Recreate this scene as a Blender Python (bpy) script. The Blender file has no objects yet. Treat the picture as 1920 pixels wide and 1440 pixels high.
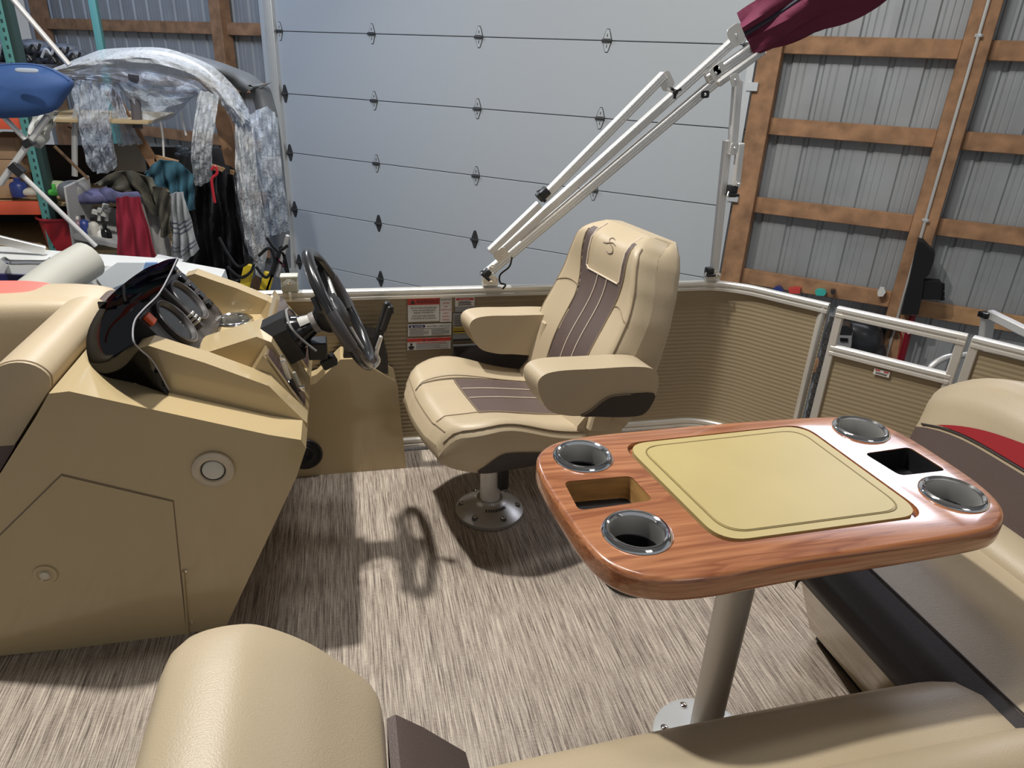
import bpy, bmesh, math, random
from mathutils import Vector, Matrix
random.seed(7)
C = bpy.context.scene.collection
pi = math.pi

# ------------------------------------------------------------------ camera
F = 1308.35; PIT = .426995; ROL = -.0479503; YB = .247547; H = 1.4
cp, sp = math.cos(PIT), math.sin(PIT); cr, sr = math.cos(ROL), math.sin(ROL)
fw = Vector((0, cp, -sp)); rt = Vector((1, 0, 0)); dn = fw.cross(rt)
r2 = cr*rt + sr*dn; d2 = -sr*rt + cr*dn
RB = Matrix(((math.cos(YB), math.sin(YB), 0), (-math.sin(YB), math.cos(YB), 0), (0, 0, 1)))
CX, CY, CZ = RB@r2, RB@d2, RB@fw
cam = bpy.data.cameras.new('camera'); co = bpy.data.objects.new('camera', cam); C.objects.link(co)
cam.sensor_width = 36; cam.lens = F/1920*36; cam.clip_start = .02; cam.clip_end = 200
m = Matrix((CX, -CY, -CZ)).transposed().to_4x4(); m.translation = Vector((0, 0, H)); co.matrix_world = m
bpy.context.scene.camera = co

# ------------------------------------------------------------------ world, light, exposure
sc = bpy.context.scene
sc.view_settings.view_transform = 'Standard'; sc.view_settings.look = 'None'
sc.view_settings.gamma = 1; sc.view_settings.use_curve_mapping = False
sc.view_settings.exposure = 0.33
w = bpy.data.worlds.new('shop_ambient'); sc.world = w; w.use_nodes = True
w.node_tree.nodes['Background'].inputs[0].default_value = (.89, .94, 1, 1)
w.node_tree.nodes['Background'].inputs[1].default_value = .225
def lamp(name, loc, target, e, sx, sy, col, shape='RECTANGLE'):
    l = bpy.data.lights.new(name, 'AREA'); l.energy = e; l.shape = shape; l.size = sx; l.size_y = sy; l.color = col
    o = bpy.data.objects.new(name, l); C.objects.link(o); o.location = loc
    o.rotation_euler = (Vector(target)-Vector(loc)).to_track_quat('-Z', 'Y').to_euler(); return o
lamp('high_bay_lamp', (-.80, 2.3, 3.9), (-.4, 1.7, 0), 128, .14, .14, (1, .965, .90), 'DISK')
lamp('wall_strip_lamp', (3.75, 3.45, 2.62), (1.1, 1.0, .6), 24, 1.5, .55, (.86, .88, 1))
lamp('door_side_lamp', (.5, 2.0, 3.9), (1.5, 7, .6), 64, .8, .8, (1, .985, .96))
lamp('rear_lamp', (1.8, -2.2, 3.6), (1.2, 2.5, .3), 9, 1.2, 1.2, (1, .97, .93))
lamp('door_corner_lamp', (-1.05, 6.4, 3.4), (-.7, 3.0, .3), 36, .45, .45, (.88, .92, 1), 'DISK')
lamp('corner_blue_fill', (-2.6, 6.0, 3.7), (-3, 8.6, 1.4), 60, 1.6, 1.6, (.50, .66, 1))  # unseen blue fill, added to suggest lens-flare haze in the back left corner

# ------------------------------------------------------------------ pixel rays onto real planes
def ray(x, y):
    return CX*((x-960)/F) + CY*((y-720)/F) + CZ
def PP(x, y, p, n):
    d = ray(x, y); o = Vector((0, 0, H)); n = Vector(n); return o + d*(n.dot(Vector(p)-o)/n.dot(d))
def PZ(x, y, z): return PP(x, y, (0, 0, z), (0, 0, 1))
def PY(x, y, Y): return PP(x, y, (0, Y, 0), (0, 1, 0))
def XZ(pts, Y): return [(v.x, v.z) for v in (PY(x, y, Y) for x, y in pts)]

# ------------------------------------------------------------------ materials
MT = {}
def mat(name, col, rough=.5, metal=0, coat=0, noise=None, bump=0, bscale=200, trans=None, emit=None, spec=None, croug=.05):
    if name in MT: return MT[name]
    mm = bpy.data.materials.new(name); mm.use_nodes = True; nt = mm.node_tree; b = nt.nodes['Principled BSDF']
    b.inputs['Base Color'].default_value = (*col, 1); b.inputs['Roughness'].default_value = rough; b.inputs['Metallic'].default_value = metal
    b.inputs['Coat Weight'].default_value = coat; b.inputs['Coat Roughness'].default_value = croug
    if spec is not None: b.inputs['Specular IOR Level'].default_value = spec
    if noise or bump:
        tc = nt.nodes.new('ShaderNodeTexCoord')
        mp = nt.nodes.new('ShaderNodeMapping'); nt.links.new(tc.outputs['Object'], mp.inputs[0])
    if noise:
        sc_, amt, st = noise
        n = nt.nodes.new('ShaderNodeTexNoise'); n.inputs['Scale'].default_value = sc_; n.inputs['Detail'].default_value = 5
        mp.inputs['Scale'].default_value = st; nt.links.new(mp.outputs[0], n.inputs['Vector'])
        r = nt.nodes.new('ShaderNodeValToRGB'); e = r.color_ramp.elements
        e[0].position = .3; e[1].position = .7
        e[0].color = (*[c*(1-amt) for c in col], 1); e[1].color = (*[min(1, c*(1+amt)) for c in col], 1)
        nt.links.new(n.outputs[0], r.inputs[0]); nt.links.new(r.outputs[0], b.inputs['Base Color'])
    if bump:
        n2 = nt.nodes.new('ShaderNodeTexNoise'); n2.inputs['Scale'].default_value = bscale; n2.inputs['Detail'].default_value = 2
        nt.links.new(tc.outputs['Object'], n2.inputs['Vector'])
        bp = nt.nodes.new('ShaderNodeBump'); bp.inputs['Strength'].default_value = bump; bp.inputs['Distance'].default_value = .002
        nt.links.new(n2.outputs[0], bp.inputs['Height']); nt.links.new(bp.outputs[0], b.inputs['Normal'])
    if emit: b.inputs['Emission Color'].default_value = (*col, 1); b.inputs['Emission Strength'].default_value = emit
    if trans is not None:
        out = nt.nodes['Material Output']; t = nt.nodes.new('ShaderNodeBsdfTransparent'); t.inputs[0].default_value = (*trans[0], 1)
        mx = nt.nodes.new('ShaderNodeMixShader'); mx.inputs[0].default_value = trans[1]
        nt.links.new(t.outputs[0], mx.inputs[1]); nt.links.new(b.outputs[0], mx.inputs[2]); nt.links.new(mx.outputs[0], out.inputs[0])
    MT[name] = mm; return mm
tan_v = mat('tan_vinyl', (.455, .37, .25), .42, bump=.25, bscale=420, noise=(3, .05, (1, 1, 1)))
tan_dk = mat('tan_piping', (.25, .19, .12), .6)
pale_stitch = mat('pale_stitch', (.62, .52, .42), .6)
tan_gel = mat('tan_gelcoat', (.47, .365, .205), .16, coat=.6, noise=(1.5, .06, (1, 1, 1)), croug=.04)
tan_gel2 = mat('tan_gelcoat_door', (.46, .358, .20), .2, coat=.5, croug=.06)
brown_v = mat('brown_vinyl', (.105, .076, .069), .5, bump=.3, bscale=500)
dark_v = mat('dark_vinyl', (.032, .025, .024), .5, bump=.2, bscale=500)
red_v = mat('red_vinyl', (.30, .012, .018), .5)
coral = mat('coral_red', (.75, .14, .11), .5)
alu = mat('anodized_aluminium', (.72, .71, .69), .42, metal=.55)
alu_w = mat('satin_aluminium_trim', (.72, .70, .65), .33, metal=.55)
alu_c = mat('cast_aluminium', (.46, .46, .45), .38, metal=.8)
chrome = mat('chrome', (.86, .86, .86), .07, metal=1)
steel = mat('brushed_steel', (.72, .71, .68), .42, metal=.85)
black = mat('black_plastic', (.012, .012, .013), .38)
blackg = mat('gloss_black', (.01, .01, .011), .12)
blackr = mat('black_rubber', (.015, .015, .016), .55)
charcoal = mat('charcoal_plastic', (.055, .05, .05), .42, bump=.2, bscale=600)
gauge = mat('gauge_glass', (.015, .013, .013), .12)
orange = mat('orange_switch', (.8, .13, .04), .4)
woodp = mat('dark_wood_inlay', (.085, .058, .052), .3, noise=(8, .45, (1, 1, 14)))
white = mat('white_print', (.72, .70, .66), .5)
redp = mat('red_print', (.55, .05, .035), .5)
blackp = mat('black_print', (.03, .025, .025), .5)
bluep = mat('navy_print', (.03, .035, .12), .5)
yel = mat('yellow_print', (.42, .30, .04), .5)
greyp = mat('grey_print', (.26, .26, .26), .4)
board_m = mat('cutting_board_plastic', (.48, .385, .165), .42, noise=(6, .04, (1, 1, 1)))
groove = mat('cutting_board_groove', (.22, .165, .06), .5)
lumber = mat('lumber', (.34, .185, .095), .75, noise=(9, .32, (1, 1, 1)))
lumber2 = mat('lumber_pale', (.42, .24, .115), .75, noise=(7, .3, (1, 1, 1)))
doorm = mat('garage_door_steel', (.50, .53, .55), .45, bump=.1, bscale=300)
seam = mat('seam_shadow_gap', (.06, .06, .065), .8)
zinc = mat('zinc_hinge', (.66, .69, .70), .4, metal=.4)
zincd = mat('dark_hinge', (.06, .06, .06), .5, metal=.3)
siding = mat('galvanised_siding', (.36, .375, .385), .45, metal=.2, noise=(2.5, .12, (1, 1, 1)))
concrete = mat('concrete', (.16, .155, .15), .7, noise=(2, .25, (1, 1, 1)))
ceilm = mat('ceiling_sheet', (.45, .45, .44), .6)
maroon = mat('maroon_canvas', (.13, .012, .045), .75, bump=.4, bscale=250)
navy_c = mat('blue_canvas', (.026, .075, .22), .7, bump=.3, bscale=300)
smoke = mat('smoked_acrylic', (.006, .004, .006), .04, trans=((.16, .11, .17), .45), spec=.35)
def smoke_shader():
    nt = smoke.node_tree; o = nt.nodes['Material Output']; t = nt.nodes.new('ShaderNodeBsdfTransparent'); t.inputs[0].default_value = (.08, .06, .10, 1)
    g = nt.nodes.new('ShaderNodeBsdfGlossy'); g.inputs['Roughness'].default_value = .04; x_ = nt.nodes.new('ShaderNodeMixShader'); x_.inputs[0].default_value = .05
    nt.links.new(t.outputs[0], x_.inputs[1]); nt.links.new(g.outputs[0], x_.inputs[2]); nt.links.new(x_.outputs[0], o.inputs[0])
smoke_shader()
wrap = mat('bubble_wrap', (.60, .66, .74), .4, trans=((.9, .93, 1), .60), bump=1.0, bscale=60)
wrap2 = mat('bubble_wrap_dense', (.66, .69, .71), .5, trans=((.9, .93, 1), .78), bump=1.0, bscale=70)
teal = mat('teal_rack_steel', (.10, .30, .28), .5)
rackor = mat('orange_rack_beam', (.70, .11, .05), .5)
cardb = mat('cardboard', (.42, .27, .16), .85)
greyc = mat('grey_plastic', (.25, .25, .24), .5)
whitegel = mat('white_gelcoat', (.72, .74, .74), .2, coat=.4)
cream = mat('pale_vinyl', (.44, .44, .39), .5)
bluegel = mat('blue_stripe', (.20, .33, .58), .3)
navygel = mat('navy_hull', (.02, .02, .10), .25)
towel_r = mat('crimson_towel', (.24, .012, .03), .9, bump=.6, bscale=150)
towel_g = mat('grey_towel', (.28, .29, .30), .9, bump=.6, bscale=150)
towel_s = mat('slate_stripe', (.08, .09, .12), .9)
camo = mat('camo_cloth', (.06, .055, .04), .9, noise=(9, .8, (1, 1, 1)), bump=.6, bscale=60)
tealcl = mat('teal_cloth', (.03, .10, .14), .9, noise=(5, .5, (1, 1, 1)))
bagm = mat('black_bag', (.008, .008, .009), .22, bump=1, bscale=25)
bluepl = mat('blue_plastic', (.03, .05, .20), .35)
yelpl = mat('yellow_plastic', (.55, .40, .02), .4)
redpl = mat('red_plastic', (.42, .02, .03), .4)
purple = mat('purple_cloth', (.10, .10, .20), .8, noise=(10, .5, (1, 1, 1)))
greenpl = mat('green_plastic', (.10, .55, .08), .4)
paper = mat('paper', (.62, .58, .48), .8)
board = mat('plywood', (.48, .36, .20), .8)
cloth_w = mat('plastic_bag_white', (.50, .50, .46), .5)

for w_ in (wrap, wrap2):
    for n_ in w_.node_tree.nodes:
        if n_.type == 'BUMP': n_.inputs['Distance'].default_value = .02
        if n_.type == 'TEX_NOISE': n_.inputs['Scale'].default_value = 28
wrap2.node_tree.nodes['Mix Shader'].inputs[0].default_value = .66

def floor_material():
    mm = bpy.data.materials.new('woven_vinyl_floor'); mm.use_nodes = True; nt = mm.node_tree; b = nt.nodes['Principled BSDF']
    tc = nt.nodes.new('ShaderNodeTexCoord')
    def nz(scale, sx, sy, det=2, off=0):
        mp = nt.nodes.new('ShaderNodeMapping'); mp.inputs['Scale'].default_value = (sx, sy, 1); mp.inputs['Location'].default_value = (off, off, off)
        nt.links.new(tc.outputs['Object'], mp.inputs[0])
        n = nt.nodes.new('ShaderNodeTexNoise'); n.inputs['Scale'].default_value = scale; n.inputs['Detail'].default_value = det
        nt.links.new(mp.outputs[0], n.inputs['Vector']); return n
    a = nz(1, 420, 7.5, 2); c = nz(1, 190, 3.2, 2, 3); e = nz(1, 700, 20, 1, 7); f = nz(1, 14, 14, 2, 11); g = nz(1, 60, 420, 1, 5)
    def math_(op, x, y):
        k = nt.nodes.new('ShaderNodeMath'); k.operation = op
        for i, v in enumerate((x, y)):
            if isinstance(v, float): k.inputs[i].default_value = v
            else: nt.links.new(v, k.inputs[i])
        return k.outputs[0]
    s = math_('ADD', math_('MULTIPLY', a.outputs[0], .42), math_('MULTIPLY', c.outputs[0], .25))
    s = math_('ADD', s, math_('MULTIPLY', e.outputs[0], .22)); s = math_('ADD', s, math_('MULTIPLY', g.outputs[0], .11))
    r = nt.nodes.new('ShaderNodeValToRGB'); el = r.color_ramp.elements
    el[0].position = .39; el[0].color = (.085, .064, .05, 1); el[1].position = .595; el[1].color = (.54, .47, .385, 1)
    k = el.new(.45); k.color = (.215, .17, .138, 1); k = el.new(.52); k.color = (.375, .32, .265, 1)
    nt.links.new(s, r.inputs[0])
    mx = nt.nodes.new('ShaderNodeMixRGB'); mx.blend_type = 'MULTIPLY'; mx.inputs[0].default_value = .25
    r2_ = nt.nodes.new('ShaderNodeValToRGB'); r2_.color_ramp.elements[0].position = .35; r2_.color_ramp.elements[1].position = .65
    r2_.color_ramp.elements[0].color = (.75, .72, .72, 1)
    nt.links.new(f.outputs[0], r2_.inputs[0]); nt.links.new(r.outputs[0], mx.inputs[1]); nt.links.new(r2_.outputs[0], mx.inputs[2])
    nt.links.new(mx.outputs[0], b.inputs['Base Color']); b.inputs['Roughness'].default_value = .6
    bp = nt.nodes.new('ShaderNodeBump'); bp.inputs['Strength'].default_value = .3; bp.inputs['Distance'].default_value = .001
    nt.links.new(s, bp.inputs['Height']); nt.links.new(bp.outputs[0], b.inputs['Normal'])
    return mm
floor_m = floor_material()

def wood_material():
    mm = bpy.data.materials.new('glossy_teak_grain'); mm.use_nodes = True; nt = mm.node_tree; b = nt.nodes['Principled BSDF']
    tc = nt.nodes.new('ShaderNodeTexCoord'); mp = nt.nodes.new('ShaderNodeMapping'); mp.inputs['Scale'].default_value = (.55, 7, 24)
    nt.links.new(tc.outputs['Object'], mp.inputs[0])
    n0 = nt.nodes.new('ShaderNodeTexNoise'); n0.inputs['Scale'].default_value = 2.2; n0.inputs['Detail'].default_value = 3; n0.inputs['Distortion'].default_value = .5
    nt.links.new(mp.outputs[0], n0.inputs['Vector'])
    k = nt.nodes.new('ShaderNodeMath'); k.operation = 'MULTIPLY'; k.inputs[1].default_value = 5.5; nt.links.new(n0.outputs[0], k.inputs[0])
    k2 = nt.nodes.new('ShaderNodeMath'); k2.operation = 'FRACT'; nt.links.new(k.outputs[0], k2.inputs[0])
    r = nt.nodes.new('ShaderNodeValToRGB'); el = r.color_ramp.elements
    el[0].position = 0; el[0].color = (.36, .135, .055, 1); el[1].position = 1; el[1].color = (.41, .165, .07, 1)
    q = el.new(.5); q.color = (.47, .20, .088, 1); q = el.new(.88); q.color = (.27, .088, .034, 1)
    nt.links.new(k2.outputs[0], r.inputs[0])
    mp2 = nt.nodes.new('ShaderNodeMapping'); mp2.inputs['Scale'].default_value = (6, 120, 120); nt.links.new(tc.outputs['Object'], mp2.inputs[0])
    n1 = nt.nodes.new('ShaderNodeTexNoise'); n1.inputs['Scale'].default_value = 1.5; nt.links.new(mp2.outputs[0], n1.inputs['Vector'])
    mx = nt.nodes.new('ShaderNodeMixRGB'); mx.blend_type = 'MULTIPLY'; mx.inputs[0].default_value = .45
    nt.links.new(r.outputs[0], mx.inputs[1])
    r3 = nt.nodes.new('ShaderNodeValToRGB'); r3.color_ramp.elements[0].position = .35; r3.color_ramp.elements[1].position = .6
    r3.color_ramp.elements[0].color = (.6, .5, .45, 1); nt.links.new(n1.outputs[0], r3.inputs[0]); nt.links.new(r3.outputs[0], mx.inputs[2])
    nt.links.new(mx.outputs[0], b.inputs['Base Color']); b.inputs['Roughness'].default_value = .28
    b.inputs['Coat Weight'].default_value = .9; b.inputs['Coat Roughness'].default_value = .10
    return mm
teak = wood_material()

# ------------------------------------------------------------------ builders
def tag(o, label=None, cat=None, group=None, kind=None):
    if label: o['label'] = label
    if cat: o['category'] = cat
    if group: o['group'] = group
    if kind: o['kind'] = kind
    return o
def thing(name, loc, label, cat, group=None, kind=None):
    o = bpy.data.objects.new(name, None); C.objects.link(o); o.location = loc; o.empty_display_size = .1
    return tag(o, label, cat, group, kind)
def wloc(o):
    v = Vector((0, 0, 0))
    while o is not None: v += Vector(o.location); o = o.parent
    return v
def out(name, bm, mt, parent=None, sharp=35, smooth=True, label=None):
    """link a bmesh given in world coordinates as one object under parent"""
    me = bpy.data.meshes.new(name)
    bmesh.ops.recalc_face_normals(bm, faces=bm.faces[:])
    off = wloc(parent) if parent is not None else Vector((0, 0, 0))
    o = bpy.data.objects.new(name, me); C.objects.link(o)
    if parent is None:
        if len(bm.verts):
            xs = [v.co for v in bm.verts]
            off = Vector((sum(v.x for v in xs)/len(xs), sum(v.y for v in xs)/len(xs), min(v.z for v in xs)))
            o.location = off
    else:
        o.parent = parent
        if len(bm.verts):
            xs = [v.co for v in bm.verts]
            c = Vector((sum(v.x for v in xs)/len(xs), sum(v.y for v in xs)/len(xs), sum(v.z for v in xs)/len(xs)))
            o.location = c-off; off = c
    bmesh.ops.translate(bm, verts=bm.verts[:], vec=-off)
    bm.to_mesh(me); bm.free()
    ms = mt if isinstance(mt, (list, tuple)) else [mt]
    for q in ms: me.materials.append(q)
    if smooth: me.shade_smooth(); me.set_sharp_from_angle(angle=math.radians(sharp))
    if label: o['label'] = label
    return o
def bev(bm, w_, seg=2, ang=30):
    if w_ <= 0: return
    es = [e for e in bm.edges if len(e.link_faces) == 2 and e.calc_face_angle(0) > math.radians(ang)]
    bmesh.ops.bevel(bm, geom=es, offset=w_, segments=seg, profile=.5, affect='EDGES', clamp_overlap=True)
def frame_from(zv, up=(0, 0, 1)):
    z = Vector(zv).normalized(); u = Vector(up)
    if abs(z.dot(u)) > .98: u = Vector((0, 1, 0)) if abs(z.y) < .9 else Vector((1, 0, 0))
    x = u.cross(z).normalized(); y = z.cross(x); return x, y, z
def add_box(bm, c, s, R=None):
    r = bmesh.ops.create_cube(bm, size=1)
    M4 = Matrix.Translation(c) @ (R.to_4x4() if R is not None else Matrix()) @ Matrix.Diagonal((*s, 1))
    bmesh.ops.transform(bm, matrix=M4, verts=r['verts']); return r['verts']
def box(name, a, b, mt, parent=None, bv=.003, seg=2, **k):
    bm = bmesh.new(); a = Vector(a); b = Vector(b)
    add_box(bm, (a+b)/2, [abs(v) for v in (b-a)]); bev(bm, bv, seg); return out(name, bm, mt, parent, **k)
def add_prism(bm, pts, o, ex, ey, ez, d0, d1):
    """2-D outline pts in (ex, ey), extruded along ez from d0 to d1"""
    o, ex, ey, ez = map(Vector, (o, ex, ey, ez))
    A = [bm.verts.new(o+ex*p[0]+ey*p[1]+ez*d0) for p in pts]; B = [bm.verts.new(o+ex*p[0]+ey*p[1]+ez*d1) for p in pts]
    bm.faces.new(A); bm.faces.new(B[::-1]); n = len(pts)
    for i in range(n): bm.faces.new((A[i], B[i], B[(i+1) % n], A[(i+1) % n]))
def prism_xz(name, pts, y0, y1, mt, parent=None, bv=.004, seg=2, **k):
    bm = bmesh.new(); add_prism(bm, pts, (0, 0, 0), (1, 0, 0), (0, 0, 1), (0, 1, 0), y0, y1); bev(bm, bv, seg, 25); return out(name, bm, mt, parent, **k)
def prism_xy(name, pts, z0, z1, mt, parent=None, bv=.004, seg=2, **k):
    bm = bmesh.new(); add_prism(bm, pts, (0, 0, 0), (1, 0, 0), (0, 1, 0), (0, 0, 1), z0, z1); bev(bm, bv, seg, 25); return out(name, bm, mt, parent, **k)
def rrect(x0, y0, x1, y1, r, n=6):
    P = []
    for cx, cy, a0 in ((x1-r, y1-r, 0), (x0+r, y1-r, 90), (x0+r, y0+r, 180), (x1-r, y0+r, 270)):
        for i in range(n+1):
            a = math.radians(a0+90*i/n); P.append((cx+r*math.cos(a), cy+r*math.sin(a)))
    return P
def smooth_path(P, n=6, closed=False):
    P = [Vector(p) for p in P]; m_ = len(P); R = []
    rng = range(m_ if closed else m_-1)
    for i in rng:
        if closed: a, b, c, d = P[(i-1) % m_], P[i], P[(i+1) % m_], P[(i+2) % m_]
        else: a, b, c, d = P[max(i-1, 0)], P[i], P[i+1], P[min(i+2, m_-1)]
        for j in range(n):
            t = j/n
            R.append(.5*((2*b)+(c-a)*t+(2*a-5*b+4*c-d)*t*t+(-a+3*b-3*c+d)*t**3))
    if not closed: R.append(P[-1])
    return R
def add_tube(bm, P, r, n=8, closed=False, caps=True, sq=None):
    P = [Vector(p) for p in P]; m_ = len(P); rings = []
    t0 = (P[1]-P[0]).normalized(); x, y, z = frame_from(t0)
    for i in range(m_):
        if closed: t = (P[(i+1) % m_]-P[i-1])
        else: t = P[min(i+1, m_-1)]-P[max(i-1, 0)]
        if t.length < 1e-9: t = t0.copy()
        t.normalize(); x = (x-t*x.dot(t)).normalized(); y = t.cross(x)
        rr = r[i] if isinstance(r, (list, tuple)) else r
        if sq: pr_ = [(a*sq[0]/2, b*sq[1]/2) for a, b in ((1, 1), (-1, 1), (-1, -1), (1, -1))]
        else: pr_ = [(rr*math.cos(2*pi*k/n), rr*math.sin(2*pi*k/n)) for k in range(n)]
        rings.append([bm.verts.new(P[i]+x*a+y*b) for a, b in pr_])
    nn = len(rings[0])
    for i in range(m_ if closed else m_-1):
        A, B = rings[i], rings[(i+1) % m_]
        for k in range(nn): bm.faces.new((A[k], A[(k+1) % nn], B[(k+1) % nn], B[k]))
    if caps and not closed: bm.faces.new(rings[0][::-1]); bm.faces.new(rings[-1])
def tube(name, P, r, mt, parent=None, n=8, closed=False, **k):
    bm = bmesh.new(); add_tube(bm, P, r, n, closed); return out(name, bm, mt, parent, **k)
def beam(name, p0, p1, w_, h_, mt, parent=None, up=(0, 1, 0), bv=.002, **k):
    """rectangular bar; w_ along `up`, h_ across"""
    bm = bmesh.new(); p0 = Vector(p0); p1 = Vector(p1); x, y, z = frame_from(p1-p0, up)
    R = Matrix((x, y, z)).transposed(); add_box(bm, (p0+p1)/2, (h_, w_, (p1-p0).length), R); bev(bm, bv, 1); return out(name, bm, mt, parent, **k)
def add_lathe(bm, prof, c, axis=(0, 0, 1), n=24, up=(0, 1, 0)):
    x, y, z = frame_from(axis, up); c = Vector(c); rings = []
    for r, h in prof:
        rings.append([bm.verts.new(c+z*h)] if r < 1e-6 else [bm.verts.new(c+z*h+x*r*math.cos(2*pi*k/n)+y*r*math.sin(2*pi*k/n)) for k in range(n)])
    for A, B in zip(rings, rings[1:]):
        for k in range(n):
            q = (k+1) % n
            if len(A) == 1 and len(B) == 1: continue
            if len(A) == 1: bm.faces.new((A[0], B[k], B[q]))
            elif len(B) == 1: bm.faces.new((A[k], B[0], A[q]))
            else: bm.faces.new((A[k], B[k], B[q], A[q]))
def lathe(name, prof, c, mt, parent=None, axis=(0, 0, 1), n=24, **k):
    bm = bmesh.new(); add_lathe(bm, prof, c, axis, n); return out(name, bm, mt, parent, **k)
def grid(name, f, nu, nv, mt, parent=None, thick=0, closed_u=False, **k):
    bm = bmesh.new(); V = [[bm.verts.new(f(i/nu, j/nv)) for j in range(nv+1)] for i in range(nu+1)]
    for i in range(nu):
        for j in range(nv): bm.faces.new((V[i][j], V[i+1][j], V[i+1][j+1], V[i][j+1]))
    if thick:
        bmesh.ops.recalc_face_normals(bm, faces=bm.faces[:]); bmesh.ops.solidify(bm, geom=bm.faces[:], thickness=thick)
    return out(name, bm, mt, parent, sharp=60, **k)
def patchwork(f, nu, nv, region, mats, parent, thick=.004):
    """one smooth surface cut into separately named pieces"""
    P = [[Vector(f(i/nu, j/nv)) for j in range(nv+1)] for i in range(nu+1)]; bms = {}
    for i in range(nu):
        for j in range(nv):
            key = region((i+.5)/nu, (j+.5)/nv)
            bm, vd = bms.setdefault(key, (bmesh.new(), {}))
            vs = []
            for a, b in ((i, j), (i+1, j), (i+1, j+1), (i, j+1)):
                if (a, b) not in vd: vd[(a, b)] = bm.verts.new(P[a][b])
                vs.append(vd[(a, b)])
            try: bm.faces.new(vs)
            except ValueError: pass
    R = {}
    for key, (bm, vd) in bms.items():
        bmesh.ops.remove_doubles(bm, verts=bm.verts[:], dist=1e-5)
        R[key] = out(key, bm, mats[key], parent, sharp=50)
    return R
def cushion(name, c, s, mt, parent=None, e=.25, R=None, nu=28, nv=14, bulge=0, taper=0, **k):
    """super-ellipsoid pad: centre c, full size s, e = corner exponent"""
    bm = bmesh.new(); c = Vector(c)
    def sg(v, p): return math.copysign(abs(v)**p, v)
    rings = []
    for j in range(nv+1):
        ph = -pi/2+pi*j/nv; rr = []
        for i in range(nu):
            th = 2*pi*i/nu
            x = sg(math.cos(ph), e)*sg(math.cos(th), e); y = sg(math.cos(ph), e)*sg(math.sin(th), e); z = sg(math.sin(ph), e)
            z *= 1+bulge*(1-x*x)*(1-y*y)
            v = Vector((x*s[0]/2*(1+taper*z), y*s[1]/2, z*s[2]/2))
            if R is not None: v = R@v
            rr.append(bm.verts.new(c+v))
            if j in (0, nv): break
        rings.append(rr)
    for A, B in zip(rings, rings[1:]):
        for i in range(nu):
            q = (i+1) % nu
            if len(A) == 1: bm.faces.new((A[0], B[i], B[q]))
            elif len(B) == 1: bm.faces.new((A[i], B[0], A[q]))
            else: bm.faces.new((A[i], B[i], B[q], A[q]))
    return out(name, bm, mt, parent, sharp=55, **k)
def carve(o, cutters):
    """cut holes and keep the result as plain mesh data"""
    for c in cutters:
        md = o.modifiers.new('b', 'BOOLEAN'); md.object = c; md.operation = 'DIFFERENCE'; md.solver = 'EXACT'
    bpy.context.view_layer.update()
    dg = bpy.context.evaluated_depsgraph_get(); me = bpy.data.meshes.new_from_object(o.evaluated_get(dg))
    o.modifiers.clear(); o.data = me; me.shade_smooth(); me.set_sharp_from_angle(angle=math.radians(35))
    for c in cutters: bpy.data.objects.remove(c)
def text(name, body, loc, ex, ey, size, mt, parent, align='LEFT', width=None):
    cu = bpy.data.curves.new(name, 'FONT'); cu.body = body; cu.size = size; cu.align_x = align; cu.extrude = .0002; cu.resolution_u = 2
    t = bpy.data.objects.new('t', cu); C.objects.link(t); bpy.context.view_layer.update()
    me = bpy.data.meshes.new_from_object(t.evaluated_get(bpy.context.evaluated_depsgraph_get())); bpy.data.objects.remove(t)
    ex = Vector(ex).normalized(); ey = Vector(ey).normalized(); ez = ex.cross(ey)
    if width and len(me.vertices):
        xs = [v.co.x for v in me.vertices]; k = width/max(1e-6, max(xs)-min(xs))
        for v in me.vertices: v.co.x *= k
    R = Matrix((ex, ey, ez)).transposed().to_4x4(); R.translation = Vector(loc)-wloc(parent)
    me.transform(R); me.materials.clear(); me.materials.append(mt)
    o = bpy.data.objects.new(name, me); C.objects.link(o); o.parent = parent; return o
def bolt(c, axis, parent, r=.008, mt=None, name='bolt'):
    return lathe(name, [(0, .004), (r*.7, .0035), (r, .0015), (r, -.003), (0, -.003)], c, mt or chrome, parent, axis, 10)

# ================================================================== BUILDING
WD = Vector((.755, -.656, 0)).normalized(); WN = Vector((.656, .755, 0)).normalized(); WR = 6.0
UP = Vector((0, 0, 1))
def WP(s, d, z): return WN*(WR-d)+WD*s+UP*z          # d = distance in front of the wall
GZ = -1.38
fl = thing('floor', (0, 2, GZ), 'grey concrete shop floor under the boat', 'floor', kind='structure')
box('slab', (-11, -5, GZ-.1), (9, 13, GZ), concrete, fl, 0)
cl = thing('ceiling', (0, 2, 4.3), 'pale sheet ceiling of the shop', 'ceiling', kind='structure')
box('ceiling_sheet', (-11, -5, 4.3), (9, 13, 4.36), ceilm, cl, 0)
wl = thing('wall_back', WP(0, 0, GZ), 'ribbed grey steel wall with timber posts and girts', 'wall', kind='structure')
def steel_panel(s0):
    bm = bmesh.new(); pr_ = []
    for k in range(4):
        a = k*.2286
        pr_ += [(a, 0), (a+.045, 0), (a+.058, .018), (a+.080, .018), (a+.093, 0)]
        for q in (.135, .185): pr_ += [(a+q-.008, 0), (a+q, .0035), (a+q+.008, 0)]
    pr_.append((.9144, 0))
    A = [bm.verts.new(WP(s0+x, -.03-d, GZ)) for x, d in pr_]; B = [bm.verts.new(WP(s0+x, -.03-d, 4.3)) for x, d in pr_]
    for i in range(len(pr_)-1): bm.faces.new((A[i], A[i+1], B[i+1], B[i]))
    return out('steel_panel', bm, siding, wl, sharp=20)
p0 = steel_panel(-10.3)
for k in range(1, 16):
    q = p0.copy(); C.objects.link(q); q.location = Vector(p0.location)+WD*(.9144*k)
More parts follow.
